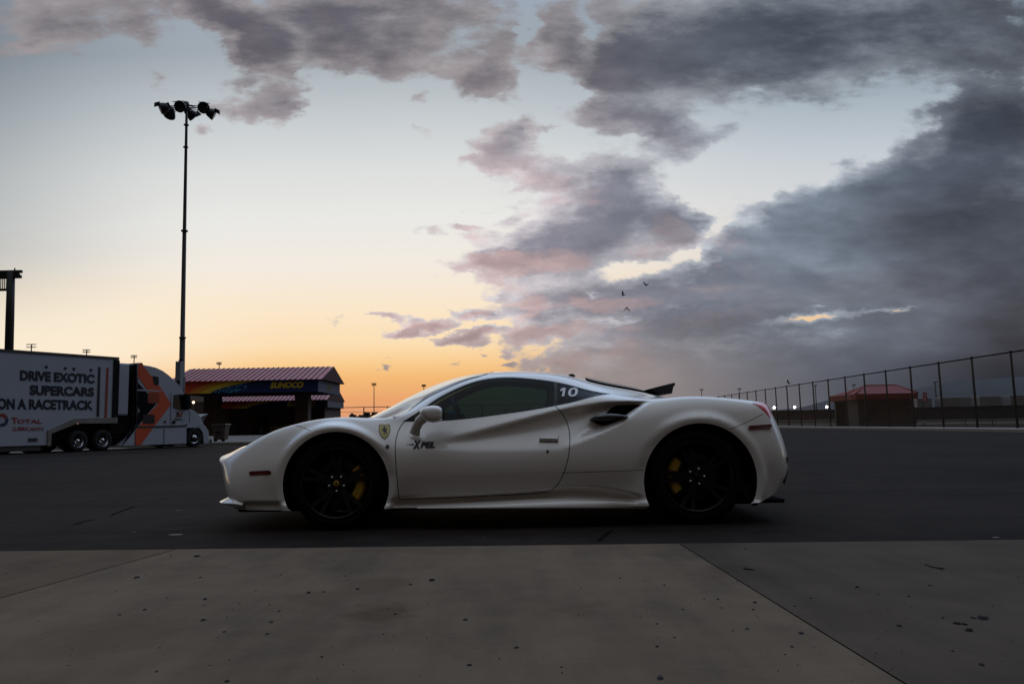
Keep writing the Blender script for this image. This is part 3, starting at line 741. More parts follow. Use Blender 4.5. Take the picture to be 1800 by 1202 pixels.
# wheel housings, floor and sills
for a, deep in ((ARCH[0], .56), (ARCH[1], .55)):
    for sd_ in (1, -1):
        mb = MB(); po = archpoly(a, 40)[1:-1]; ring = [S(np.array([u]), np.array([v]))[0] for u, v in (uv_px(*q) for q in po)]
        n = len(ring); cx_ = np.mean([q[0] for q in ring])
        o1 = [(q[0], YC - sd_*q[1], q[2]) for q in ring]
        o2 = [(q[0], YC - sd_*deep, q[2]) for q in ring]
        lo = min(q[2] for q in ring)
        vs = o1 + o2; fs = [(i, i+1, n+i+1, n+i) for i in range(n-1)]
        mb.add(vs, fs, True); mb.add(o2, [tuple(range(n))])
        mb.build('wheel_housing', dark, car)
mb = MB(); mb.box((-2.05, YC-.80, .135), (2.0, YC+.80, .16)); mb.box((-.86, YC-.85, .14), (.93, YC+.85, .17)); mb.build('underbody', dark, car)

# -- side skirt blades, splitter, diffuser
for sd_ in (1, -1):
    k_t = smooth_open([(733,892.2),(800,888.6),(880,884.2),(960,880.2),(1010,879.6),(1070,882),(1138,886.5)], 30)
    mb = MB(); prev = None
    secs = []
    for i, (a, b_) in enumerate(k_t):
        f_ = i/(len(k_t)-1); out = .945 + .055*math.sin(math.pi*min(1, f_*1.15 + .02))**.6 * (1 if f_ < .87 else 1)
        x, _, z = PL(a, b_, .955); x2, _, z2 = PL(a, 893.6 + 0*f_, out)
        secs.append([(x, .90, z+.012), (x, .93, z+.008), (x, .955, z), (x2, out, z2 + (z-z2)*.25), (x2, out-.004, z2), (x2, .88, z2-.006)])
    vs = [(q[0], YC - sd_*q[1], q[2]) for s_ in secs for q in s_]; m_ = 6
    fs = [(i*m_+k, i*m_+k+1, (i+1)*m_+k+1, (i+1)*m_+k) for i in range(len(secs)-1) for k in range(m_-1)]
    mb.add(vs, fs, True); mb.build('side_skirt', paint, car)
# front splitter: a thin upswept lip wrapped round the nose
secs = []
for (u_, lip) in ((0.0, .05), (.6, .05), (1.0, .055), (1.3, .065), (1.6, .075), (1.9, .07), (2.2, .035), (2.5, .004)):
    p = S(np.array([u_]), np.array([.55]))[0]; n = Nrm(np.array([u_]), np.array([.55]))[0]*NSIGN; n[2] = 0; n /= np.linalg.norm(n)
    t_ = p + n*lip; zt = .205 if u_ < 2.3 else .205 - (u_-2.3)*.05
    secs.append([(p[0]-n[0]*.03, p[1]-n[1]*.03, zt+.05), (t_[0], t_[1], zt), (t_[0]-n[0]*.006, t_[1]-n[1]*.006, zt-.014), (p[0]-n[0]*.05, p[1]-n[1]*.05, zt-.04)])
for sd_ in (1, -1):
    mb = MB(); vs = [(q[0], YC - sd_*q[1], q[2]) for s_ in secs for q in s_]
    mb.add(vs, [(i*4+k, i*4+k+1, (i+1)*4+k+1, (i+1)*4+k) for i in range(len(secs)-1) for k in range(3)], False)
    mb.build('front_splitter', paint, car)
mb = MB(); mb.prism([(1.66, YC-.86, .285), (1.70, YC-.88, .175), (1.82, YC-.83, .185), (1.905, YC-.78, .245), (1.90, YC-.78, .30)], (0, 1.66, 0))
for k in range(7): mb.box((1.72, YC-.5+k*.166, .10), (1.89, YC-.49+k*.166, .2))
mb.build('diffuser', satin, car)
for sd_ in (1, -1):       # dark bumper vents at the rear corner
    mb = MB(); mb.prism([(2.03, YC-sd_*.80, .47), (2.05, YC-sd_*.74, .47), (2.058, YC-sd_*.70, .34), (2.012, YC-sd_*.76, .27), (1.995, YC-sd_*.80, .30)], (.012, 0, 0)); mb.build('bumper_vent', trim, car)
# ducktail flap above the engine cover
pf = [onY(a, b_, YC - .32) for a, b_ in ((1139,684),(1160,678.5),(1186.5,672),(1187,676.5),(1184,679.5),(1181.5,691.5),(1168,693),(1150,690))]
mb = MB(); mb.prism(pf, (0, .64, 0)); mb.build('rear_spoiler', satin, car, .004)
pf = [onY(a, b_, YC - .02) for a, b_ in ((999,658.4),(1004,656.8),(1009,657.6),(1012,661),(1002,661))]
mb = MB(); mb.prism(pf, (0, .035, 0)); mb.build('roof_antenna', satin, car, .002)
# fin inside the intake
for sd_ in (1, -1):
    mb = MB(); k_t = smooth_open([(1037.5,735.8),(1052,729.5),(1070,726.8),(1088,728),(1104,730)], 12); k_b = smooth_open([(1037.5,736.5),(1050,739),(1066,740),(1080,738),(1094,734)], 12)
    vs = []
    for (a, b_), (c, d) in zip(k_t, k_b):
        w0 = np.interp(a, (1037, 1050, 1104), (.862, .915, .93))
        x, _, z = PL(a, b_, w0-.02); x2, _, z2 = PL(c, d, w0-.03); xm, _, zm = PL((a+c)/2, (b_+d)/2, w0)
        vs += [(x, YC-sd_*(w0-.09), z), (x, YC-sd_*(w0-.02), z), (xm, YC-sd_*w0, zm), (x2, YC-sd_*(w0-.03), z2), (x2, YC-sd_*(w0-.09), z2)]
    mb.add(vs, [(i*5+k, i*5+k+1, i*5+k+6, i*5+k+5) for i in range(11) for k in range(4)], True); mb.build('intake_fin', mat('grey_satin_carbon', (.03, .032, .035), .35, coat=.3), car)

# -- badges, lettering, small parts on the near side (mirrored where the car has a twin)
yel = mat('badge_yellow', (.50, .40, .10), .4, coat=.3); blk = mat('decal_black', (.006, .006, .008), .5); whi = mat('decal_white', (.75, .76, .78), .6)
def shield(s_=1.0, cx_=676, cy_=759):
    h = [(-10,-12),(-5,-13.2),(0,-12.2),(5,-13.2),(10,-12),(10.3,-2),(8,5),(4.5,10),(0,13.2),(-4.5,10),(-8,5),(-10.3,-2)]
    return [(cx_+a*s_, cy_+b_*s_) for a, b_ in h]
decal('badge_rim', [dens(shield(1.0), True, 2)], mat('badge_rim_dark', (.06, .045, .02), .4), car, .003)
sh_ = decal('shield_badge', [dens(shield(.9), True, 2)], yel, car, .0045)
horse = [(-2.0,-6.8),(-.6,-8.2),(1.0,-7.4),(.6,-6.0),(1.2,-4.2),(2.4,-2.6),(3.6,-4.8),(5.2,-5.6),(4.6,-3.6),(3.4,-1.0),(3.2,1.0),(4.4,2.4),(4.0,4.6),(2.6,6.6),(2.0,6.2),(2.8,4.2),(2.2,3.0),(.6,2.4),(-.2,4.2),(.2,6.8),(-1.0,7.0),(-1.4,4.4),(-.8,2.0),(-1.8,.2),(-3.4,1.2),(-4.8,.4),(-4.4,-.4),(-3.2,-.2),(-2.4,-1.4),(-3.6,-1.2),(-5.2,-2.6),(-4.6,-3.2),(-3.2,-2.6),(-1.8,-3.4),(-1.6,-5.2),(-2.8,-5.2)]
decal('horse_emblem', [[(676+a, 757.5+b_) for a, b_ in horse]], blk, sh_, .006)
def disc_px(cx_, cy_, r, n=14): return [(cx_+r*math.cos(2*math.pi*k/n), cy_+r*math.sin(2*math.pi*k/n)) for k in range(n)]
decal('turn_lamp', [disc_px(681, 785, 3.6)], mat('dark_lamp_lens', (.03, .012, .010), .15, coat=.5), car, .004)
decal('door_lock', [disc_px(962.5, 793.3, 2.6)], mat('dark_lock', (.045, .03, .026), .35), front_door[1], .003)
logo = [px_text('X', (725.5, 774.5, 740, 789), .07, .25), px_text('PEL', (738.5, 776.8, 765, 787.6), .05, .28)]
lg = MB()
for v_, f_ in logo: lg.add([on_body(a, b_, .006) for a, b_ in v_], f_)
for k, (a, r_) in enumerate(((716, .8), (719.2, 1.1), (722.6, 1.4), (726, 1.7))): lg.add([on_body(p[0], p[1], .003) for p in disc_px(a, 781.3, r_, 10)], [tuple(range(10))])
lg.build('door_logo', blk, front_door[1])
qn = MB(); one = [(984.6,685.4),(988.6,682),(994.4,682),(991.8,697),(987.6,697),(989.4,686.4),(985.2,688)]
qn.add([on_body(a, b_, .003) for a, b_ in one], [tuple(t_) for t_ in geometry.tessellate_polygon([[Vector((a, b_, 0)) for a, b_ in one]])])
v_, f_ = px_text('0', (998.6, 681.6, 1016, 697.4), .02, .12); qn.add([on_body(a, b_, .003) for a, b_ in v_], f_)
qn.build('race_number', whi, car)
v_, f_ = px_text('A T W ERT', (979, 703.2, 1007, 708.2), .0, .1)
def pill(x0, x1, y0, y1, r, n=8):
    pts = []
    for (cx_, a0) in ((x1-r, -90), (x0+r, 90)):
        for k in range(n+1): q = R(a0 + 180*k/n); pts.append((cx_ + r*math.cos(q), r*math.sin(q)))
    return [(a, b_ + y0 + (y1-y0)*(a-x0)/(x1-x0)) for a, b_ in pts]
def slab(name, poly, m, parent, h, lift=0.0, edge=.8):
    """raised plate that follows the body"""
    inner = shrink(poly, edge); n = len(poly)
    for sd_ in (1, -1):
        mb = MB(); vs = [on_body(*q, lift) for q in poly] + [on_body(*q, lift+h) for q in inner]
        if sd_ < 0: vs = [Vector((p.x, 2*YC-p.y, p.z)) for p in vs]
        mb.add(vs, [(i, (i+1) % n, n+(i+1) % n, n+i) for i in range(n)] + [tuple(range(n, 2*n))]); 
        mb.build(name, m, parent[sd_] if isinstance(parent, dict) else parent)
slab('side_marker', pill(437.5, 477, 832, 830, 4.2), maro, car, .005, .001)
slab('side_marker', pill(1314.5, 1355, 752, 749.6, 3.9), maro, car, .010, .006)
hp = [(947.5,776.4),(955,769.5),(965,766.8),(981.5,766.4),(981,777)]
slab('handle_recess', shrink(hp, -1.0), gap, front_door, .001, .0)
slab('door_handle', hp, paint, front_door, .030, .0, 2.4)

# -- door mirrors
for sd_ in (1, -1):
    def M3(px, py, w): x, w_, z = PL(px, py, w); return Vector((x, YC - sd_*w_, z))
    mr = bpy.data.objects.new('door_mirror', None); COL.objects.link(mr); mr.parent = front_door[sd_]
    mb = MB(); spine = [M3(729,762,.895), M3(731.5,752,.935), M3(737,741,.975), M3(745,734,1.0), M3(753,731,1.01)]
    bm = bmesh.new()
    # flattened stalk
    rad = [(.042,.020),(.034,.018),(.036,.018),(.038,.020),(.03,.02)]
    vs = []; n = 14
    for i, p in enumerate(spine):
        t_ = (spine[min(i+1, 4)] - spine[max(i-1, 0)]).normalized(); a = t_.cross(Vector((0, 1, 0))).normalized(); b_ = t_.cross(a)
        for k in range(n): q = 2*math.pi*k/n; vs.append(p + a*math.cos(q)*rad[i][0] + b_*math.sin(q)*rad[i][1])
    mb.add(vs, [(i*n+k, i*n+(k+1) % n, (i+1)*n+(k+1) % n, (i+1)*n+k) for i in range(4) for k in range(n)], True)
    mb.build('mirror_stalk', paint, mr)
    # housing: rounded nose, cut flat at the rear
    prof = [(737.6,724.4),(738.6,720.6),(743,716.6),(751,713.8),(761,712.4),(770,713.2),(776.2,716.4),(778.6,722),(778.8,731),(776.6,737.5),(771,741.6),(762,742.9),(752.5,741.6),(745,737.6),(739.6,731.4)]
    prof = dens(prof, True, 3); c0 = np.mean(prof, 0); rings = []
    for (w_, s_) in ((.93, .55), (.945, .82), (.975, .97), (1.02, 1.0), (1.06, .95), (1.085, .8), (1.10, .5)):
        rings.append([M3(c0[0]+(a-c0[0])*s_, c0[1]+(b_-c0[1])*s_, w_) for a, b_ in prof])
    n = len(prof); mb = MB(); mb.add([p for r_ in rings for p in r_], [(i*n+k, i*n+(k+1) % n, (i+1)*n+(k+1) % n, (i+1)*n+k) for i in range(6) for k in range(n)] + [tuple(range(n)), tuple(6*n+k for k in range(n))], True)
    mb.build('mirror_housing', paint, mr)
    mb = MB(); gl_ = [M3(779.3, 719 + 18*k/5, .955) for k in range(6)] + [M3(779.3, 737 - 18*k/5, 1.06) for k in range(6)]
    mb.prism(gl_, (.006, 0, 0)); mb.build('mirror_glass', mat('mirror_glass', (.10, .11, .12), .03, metal=.9), mr)

# -- wheels
tyre_m = mat('tyre_rubber', (.006, .006, .006), .95, spec=.12, var=.2, vscale=20); rim_m = mat('gloss_black_rim', (.003, .003, .0035), .25, coat=.25, spec=.3)
disc_m = mat('brake_disc_iron', (.022, .020, .019), .45, metal=.5); cal_m = mat('caliper_yellow', (.42, .24, .012), .4, coat=.3); nut_m = mat('lug_nut_steel', (.85, .85, .87), .45, metal=.6)
cap_y = mat('centre_cap_yellow', (.48, .28, .03), .4)
def wheel(px, py, wout, rt, width, cap, cal_side, phase):
    x, _, z = PL(px, py, wout)
    objs = []
    for sd_ in (1, -1):
        c = Vector((x, YC - sd_*wout, rt)); ax = Vector((0, -sd_, 0)); rr = .258
        w_ = bpy.data.objects.new('wheel', None); COL.objects.link(w_); w_.parent = car; w_.location = c - Vector((CARX, YC, 0))
        mb = MB(); h = width
        mb.lathe([(rr-.004,-.02),(rr+.012,-.004),(rr+.05,.0),(rt-.035,-.004),(rt-.012,-.016),(rt-.002,-.04),(rt,-.08),(rt,-h+.08),(rt-.002,-h+.04),(rt-.02,-h+.012),(rr+.02,-h)], c, ax, 72); mb.build('tyre', tyre_m, w_)
        mb = MB(); mb.lathe([(rr+.006,-.004),(rr-.004,-.001),(rr-.016,-.006),(rr-.022,-.03),(rr-.035,-.10),(rr-.03,-h+.01)], c, ax, 72)
        for k in range(5):                                  # five broad spokes, each split near the rim
            a0 = phase + 2*math.pi*k/5
            for s_ in (-1, 1):
                pts = []
                for (rad_, off, dp, tw) in ((.05, 0, -.030, .030), (.12, .10, -.034, .024), (.19, .17, -.034, .019), (rr-.014, .20, -.016, .018)):
                    a1 = a0 + s_*off*.9; pts.append((rad_, a1, dp, tw))
                e1 = Vector((1, 0, 0)); e2 = Vector((0, 0, 1)); vs = []
                for (rad_, a1, dp, tw) in pts:
                    d = e1*math.cos(a1) + e2*math.sin(a1); t_ = -e1*math.sin(a1) + e2*math.cos(a1); q = c + d*rad_ + ax*dp
                    vs += [q + t_*tw*.75, q + t_*tw*1.15 - ax*.028, q - t_*tw*1.15 - ax*.028, q - t_*tw*.75]
                mb.add(vs, [(i*4+j, i*4+(j+1) % 4, (i+1)*4+(j+1) % 4, (i+1)*4+j) for i in range(3) for j in range(4)] + [(3, 2, 1, 0), (12, 13, 14, 15)])
        mb.lathe([(.0,-.024),(.034,-.024),(.05,-.03),(.078,-.032),(.084,-.045),(.084,-.08)], c, ax, 40)
        mb.build('rim', rim_m, w_, .002)
        mb = MB(); mb.lathe([(0,-.014),(.018,-.014),(.021,-.017),(.021,-.03)], c, ax, 28); mb.build('centre_cap', cap_y if cap else rim_m, w_)
        for k in range(5):
            a1 = phase + math.pi/5 + 2*math.pi*k/5; q = c + Vector((math.cos(a1), 0, math.sin(a1)))*.0565 + ax*-.034
            mb = MB(); mb.lathe([(0,.016),(.005,.016),(.0085,.010),(.0085,0)], q, ax, 10); mb.build('lug_nut', nut_m, w_)
        mb = MB(); mb.lathe([(.09,-.085),(.185,-.085),(.185,-.115),(.09,-.115)], c, ax, 56, True); mb.lathe([(.0,-.075),(.09,-.078),(.092,-.1)], c, ax, 40); mb.build('brake_disc', disc_m, w_)
        mb = MB(); arc = [cal_side + R(q) for q in np.linspace(-42, 42, 15)]
        vs = []
        for i, a1 in enumerate(arc):
            d = Vector((math.cos(a1), 0, math.sin(a1))); th = 1 - .25*abs(i-7)/7
            vs += [c + d*(.128+.01*(1-th)) + ax*-.07, c + d*(.145) + ax*-.055, c + d*(.190*th+.195*(1-th)) + ax*-.055, c + d*.208 + ax*-.075, c + d*.205 + ax*-.14, c + d*.13 + ax*-.14]
        mb.add(vs, [(i*6+j, i*6+(j+1) % 6, (i+1)*6+(j+1) % 6, (i+1)*6+j) for i in range(14) for j in range(6)] + [tuple(range(6)), tuple(84+j for j in range(6))]); mb.build('brake_caliper', cal_m, w_, .003)
        objs.append(w_)
    return objs
wheel(590.2, 849, .908, .339, .245, True, R(-2), R(90))
wheel(1226, 839, .938, .346, .305, False, R(178), R(108))
hl = MB(); hx = PL(590.2, 849, .908)[0]
# small horse on the front centre caps is a dark mark
for sd_ in (1,):
    q = [(hx + a*.0022, YC - .908 + .0138, .339 - b_*.0022) for a, b_ in horse]
    hl.poly(q); hl.build('cap_emblem', blk, car)

# -- cabin
cab_m = mat('cabin_black_leather', (.018, .017, .017), .6); red_ = mat('seat_grey_leather', (.05, .05, .052), .55)
mb = MB(); mb.box((-.80, YC-.70, .20), (.55, YC+.70, .23)); mb.box((.50, YC-.70, .2), (.56, YC+.70, .86)); mb.build('cabin_floor', cab_m, car)
mb = MB(); mb.prism([(-1.0, YC-.68, .74), (-.62, YC-.68, .835), (-.50, YC-.68, .80), (-.46, YC-.68, .70), (-.60, YC-.68, .45), (-1.0, YC-.68, .45)], (0, 1.36, 0))
mb.prism([(-.70, YC-.56, .815), (-.60, YC-.56, .862), (-.50, YC-.56, .845), (-.48, YC-.56, .78)], (0, .36, 0)); mb.build('dashboard', cab_m, car, .02)
for sd_ in (1, -1):
    mb = MB(); cy_ = YC - sd_*.36
    mb.prism([(-.18, cy_-.25, .28), (-.20, cy_-.25, .42), (.18, cy_-.25, .36), (.34, cy_-.25, .86), (.40, cy_-.25, .99), (.47, cy_-.25, .99), (.46, cy_-.25, .80), (.30, cy_-.25, .30)], (0, .50, 0)); mb.build('seat', red_, car, .03)
mb = MB(); c = Vector((-.42, YC-.37, .80)); ax = Vector((1, 0, .42)).normalized(); a = Vector((0, 1, 0)); b_ = ax.cross(a)
mb.tube([c + (a*math.cos(2*math.pi*k/32) + b_*math.sin(2*math.pi*k/32))*.175 for k in range(33)], .015, 8, False)
for q in (0, 180, 270): mb.tube([c - ax*.02, c + (a*math.cos(R(q)) + b_*math.sin(R(q)))*.17], .014, 6)
mb.lathe([(0, -.04), (.05, -.03), (.055, .01), (0, .02)], c, -ax, 20); mb.tube([c, c - ax*.18], .03, 8); mb.build('steering_wheel', cab_m, car)
# ================================================================== ground
STAINS = [((670, 1081), .17, .8), ((655, 1033), .22, .5), ((1010, 1075), .12, .35), ((1290, 1010), .3, .3), ((560, 1055), .2, .35), ((215, 1120), .3, .4), ((1500, 1090), .28, .35)]
def ground_mat(name, base, rough, kind):
    m = bpy.data.materials.new(name); m.use_nodes = True; n = NT(m.node_tree); b = m.node_tree.nodes['Principled BSDF']
    p = n.node('ShaderNodeTexCoord').outputs['Object']
    big = n.noise(p, .35, 5, .6); mid = n.noise(p, 3.0, 6, .62); fine = n.noise(p, 220.0, 3, .6)
    if kind == 'concrete':
        streak = n.noise(n.v('MULTIPLY', p, (3.0, .35, 1)), 2.2, 6, .6); blot = n.noise(p, 1.6, 3, .5, .6)
        f = n.m('ADD', n.m('ADD', n.m('MULTIPLY', big, .35), n.m('MULTIPLY', mid, .25)), n.m('ADD', n.m('MULTIPLY', streak, .2), n.m('MULTIPLY', blot, .2)))
        c = n.ramp(f, [(.40, tuple(x*.64 for x in base)), (.5, base), (.59, tuple(x*1.26 for x in base))])
        stain = n.ss(n.noise(p, .9, 2, .4), .64, .74); c = n.mix(n.m('MULTIPLY', stain, .28), c, (base[0]*.55, base[1]*.48, base[2]*.42, 1))
        wob = n.v('SCALE', n.v('SUBTRACT', n.noise(p, 7.0, 4, .6, out=1), (.5, .5, .5)), scale=.28)
        for (q, r_, k_) in STAINS:
            g_ = gnd(*q); dd = n.v('LENGTH', n.v('MULTIPLY', n.v('SUBTRACT', n.v('ADD', p, wob), (g_.x, g_.y, 0)), (1, .8, 0)))
            c = n.mix(n.m('MULTIPLY', n.ss(dd, r_, r_*.35), .75*k_), c, (base[0]*.42, base[1]*.34, base[2]*.27, 1))
        broom = n.noise(n.v('MULTIPLY', p, (1.0, 16.0, 1)), 5.0, 4, .6)
        c = n.mix(n.m('MULTIPLY', n.ss(broom, .5, .68), .16), c, tuple(x*1.5 for x in base) + (1,))
        c = n.mix(n.m('MULTIPLY', n.ss(fine, .55, .7), .18), c, (base[0]*.5, base[1]*.5, base[2]*.5, 1))
    else:
        f = n.m('ADD', n.m('MULTIPLY', big, .5), n.m('MULTIPLY', mid, .5))
        c = n.ramp(f, [(.38, tuple(x*.58 for x in base)), (.5, base), (.62, tuple(x*1.5 for x in base))])
        tyre = n.noise(n.v('MULTIPLY', p, (.10, 2.6, 1)), 1.0, 4, .6)
        c = n.mix(n.m('MULTIPLY', n.ss(tyre, .56, .70), .5), c, tuple(x*.5 for x in base) + (1,))
        patch_ = n.ss(n.noise(p, .16, 2, .4), .52, .55); c = n.mix(n.m('MULTIPLY', patch_, .25), c, tuple(x*1.45 for x in base) + (1,))
        c = n.mix(n.m('MULTIPLY', n.ss(fine, .56, .70), .55), c, (base[0]*3.2, base[1]*3.2, base[2]*3.2, 1))
    n.put(b.inputs['Base Color'], c); b.inputs['Specular IOR Level'].default_value = .12 if kind == 'concrete' else .05
    n.put(b.inputs['Roughness'], n.m('ADD', n.m('MULTIPLY', mid, .2), rough - .1))
    bp = n.node('ShaderNodeBump'); bp.inputs['Strength'].default_value = .35; bp.inputs['Distance'].default_value = .004
    n.put(bp.inputs['Height'], n.m('ADD', fine, n.m('MULTIPLY', mid, .5))); n.put(b.inputs['Normal'], bp.outputs[0])
    return m
asph = ground_mat('worn_asphalt', (.0215, .0172, .0152), .95, 'asphalt'); conc = ground_mat('weathered_concrete', (.130, .094, .064), .85, 'concrete'); conc_d = ground_mat('vignetted_concrete_right', (.074, .054, .038), .85, 'concrete'); conc_l = ground_mat('vignetted_concrete_left', (.106, .073, .048), .85, 'concrete')  # outer slabs darker: lens vignette put into their base colours
E0, E1 = gnd(0, 970), gnd(1800, 950); ed = (E1 - E0); ed.z = 0
mb = MB(); n_ = 40
mb.add([(-4000, E0.y-9, 0), (4000, E0.y-9, 0), (4000, 12000, 0), (-4000, 12000, 0)], [(0, 1, 2, 3)]); tag(mb.build('ground', asph), kind='structure')
# concrete apron: three slabs cut by two control joints, one centimetre proud of the asphalt
ZA = .010
def edge_at(x): return E0 + ed * ((x - E0.x) / ed.x)
JL = (gnd(308, 965, ZA), gnd(0, 1050, ZA)); JR = (gnd(1193, 955, ZA), gnd(1590, 1202, ZA))
def ext(j, d): v = (j[1] - j[0]).normalized(); return j[1] + v * d
jl_end, jr_end = ext(JL, 6.0), ext(JR, 5.0)
JG = .0045
def slab_mesh(name, pts, m_=None):
    mb = MB(); mb.prism([(p.x, p.y, ZA) for p in pts], (0, 0, -.06)); return tag(mb.build(name, m_ or conc), kind='structure')
perp = lambda j: Vector((-(j[1]-j[0]).normalized().y, (j[1]-j[0]).normalized().x, 0)) * JG
a, b_ = perp(JL)*2.2, perp(JR)
L_, R_ = edge_at(-14), edge_at(14)
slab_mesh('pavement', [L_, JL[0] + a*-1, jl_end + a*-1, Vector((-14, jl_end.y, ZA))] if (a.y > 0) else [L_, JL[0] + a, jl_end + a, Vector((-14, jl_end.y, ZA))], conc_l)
slab_mesh('pavement', [JL[0], JR[0], Vector((jr_end.x, jr_end.y, ZA)), Vector((jr_end.x, -5, ZA)), Vector((jl_end.x, -5, ZA)), jl_end])
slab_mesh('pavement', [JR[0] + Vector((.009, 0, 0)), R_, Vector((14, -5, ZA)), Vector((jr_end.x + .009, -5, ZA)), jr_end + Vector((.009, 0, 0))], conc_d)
# grit, leaf bits and rubber crumbs on the apron
seen = [(346,978,9),(352,1015,5),(211,1080,5),(361,1053,8),(357,1090,9),(470,1114,6),(394,1110,5),(476,1093,6),(491,1074,5),(543,1042,9),(569,1040,5),(759,1020,12),(722,1027,7),(628,1035,7),(606,1012,4),(695,1079,6),(818,1089,8),(674,1114,4),(566,1154,6),(825,1169,9),(878,1157,4),(907,1138,5),(988,1182,4),(1160,1191,12),(987,1172,5),(908,1138,8),(1155,1096,5),(1155,1136,8),(1186,1120,5),(1262,1053,6),(1268,1068,4),(1327,1059,8),(1324,1071,5),(1314,1105,7),(1289,1108,5),(1310,965,5),(1310,999,8),(1409,1113,9),(1392,1136,6),(1380,1150,5),(1507,1032,8),(1598,1048,6),(1635,1029,5),(1655,999,8),(1628,993,6),(1581,1100,9),(1657,1086,6),(1682,1096,11),(1703,1108,15),(1728,1087,16),(1711,1086,7),(1725,1168,10),(1675,1144,6),(1426,1051,5),(1397,1065,5),(240,1015,8),(255,1071,6),(1168,1028,5),(1090,1016,5),(1238,1053,4),(1200,1071,5),(275,1180,5),(400,1197,9)]
mb = MB()
def flake(px, py, s, z):
    c = gnd(px, py, z); k = s * (c - CAM).length / FPX; n = random.randint(6, 9); a0 = random.random()*6.3; st_ = random.uniform(.35, .9)
    r_ = [k*.62*random.uniform(.55, 1.1) for _ in range(n)]
    pts = [Vector((c.x + r_[i]*math.cos(2*math.pi*i/n), c.y + r_[i]*st_*2.0*math.sin(2*math.pi*i/n), z)) for i in range(n)]
    h = k*.28; top = Vector((c.x, c.y, z + h)); vs = pts + [p.lerp(top, .45) + Vector((0, 0, h*.5)) for p in pts] + [top]
    mb.add(vs, [(i, (i+1) % n, n+(i+1) % n, n+i) for i in range(n)] + [(n+i, n+(i+1) % n, 2*n) for i in range(n)])
for q in seen: flake(*q, ZA)
for _ in range(210):
    px, py = random.uniform(0, 1800), random.uniform(962, 1200)
    if py > 975: flake(px, py, random.choice((1.6, 2, 2, 2.6, 3.2)), ZA)
for _ in range(60):
    px, py = random.uniform(0, 1800), random.uniform(880, 950)
    if not 380 < px < 1400: flake(px, py, random.choice((2, 2.5, 3.5)), 0)
for (x0, y0, x1, y1) in ((1309, 999.4, 1325, 1000.6), (1632, 994, 1656, 999.6), (1690, 1095, 1700, 1097)):
    p, q = gnd(x0, y0, ZA+.003), gnd(x1, y1, ZA+.003); mb.tube([p, p.lerp(q, .5) + Vector((0, .004, 0)), q], .0028, 5)
tag(mb.build('debris', mat('dark_grit', (.016, .013, .012), .9, var=.3, vscale=30)), 'dark grit, leaf bits and rubber crumbs scattered over the concrete apron', 'debris', kind='stuff')
# pale flecks of paint and a tar line on the asphalt
mb = MB()
for (px, py, s) in ((313,896.5,8),(236,935,6),(310,939,26),(1643,828,4),(1750,944,14),(850,944,5),(204,870,3)):
    c = gnd(px, py, .004); k = s*(c-CAM).length/FPX/2
    mb.poly([(c.x + k*random.uniform(.6, 1)*math.cos(2*math.pi*i/9), c.y + .35*k*random.uniform(.6, 1)*math.sin(2*math.pi*i/9)*2, .004) for i in range(9)])
tag(mb.build('road_markings', mat('pale_fleck', (.16, .15, .145), .8)), kind='structure')
mb = MB()
for line in ([(1052,950),(1062,941),(1075,932)], [(195,905),(215,897),(236,890)], [(128,922),(150,915),(168,912)]):
    P3 = [gnd(*q, .004) for q in line]
    for p, q in zip(P3, P3[1:]):
        d = (q-p).normalized(); n__ = Vector((-d.y, d.x, 0))*.012; mb.add([p+n__, q+n__, q-n__, p-n__], [(0, 1, 2, 3)])
tag(mb.build('road_line', mat('crack_filler', (.006, .006, .006), 1.0, spec=.03)), kind='structure')
# ================================================================== race transporter on the left
TG1, TG2 = gnd(-20, 800), gnd(343, 785.5)
TE = (TG2 - TG1); TE.z = 0; TE.normalize(); TN = Vector((TE.y, -TE.x, 0))          # along the truck, and out towards the viewer
if TN.y > 0: TN = -TN
def TP(px, py, off=0.0):
    """point of the truck's near side seen at a photograph pixel, off metres outwards"""
    d = ray(px, py); o = TG1 + TN*off; t_ = (o - CAM).dot(TN)/d.dot(TN); return CAM + d*t_
def ts(px, off=0.0): p = TP(px, 760, off) - TG1; return p.dot(TE)
TW = 2.5
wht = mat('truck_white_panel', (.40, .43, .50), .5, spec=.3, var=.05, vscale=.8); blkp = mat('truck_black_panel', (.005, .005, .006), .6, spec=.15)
och = mat('truck_orange_vinyl', (.62, .080, .020), .45, coat=.2); navy = mat('truck_navy_vinyl', (.007, .010, .022), .5); redv = mat('truck_red_vinyl', (.30, .04, .02), .5)
alu = mat('dull_aluminium', (.26, .25, .23), .42, metal=.5, var=.12, vscale=2); chrome = mat('polished_wheel', (.55, .56, .58), .2, metal=1); tyr = mat('truck_tyre', (.008, .008, .009), .85)
chas = mat('chassis_black', (.005, .005, .005), .8, spec=.15); tglass = mat('truck_window', (.012, .016, .018), .06, coat=.5)
truck = thing('semi_truck', tuple(TG1*.5 + TG2*.5 - TN*1.25), 'white race transporter with black slogan lettering and an orange chevron on its cab', 'truck')
def tprism(pxs, off, depth): return [TP(a, b_, off) for a, b_ in pxs], -TN*depth
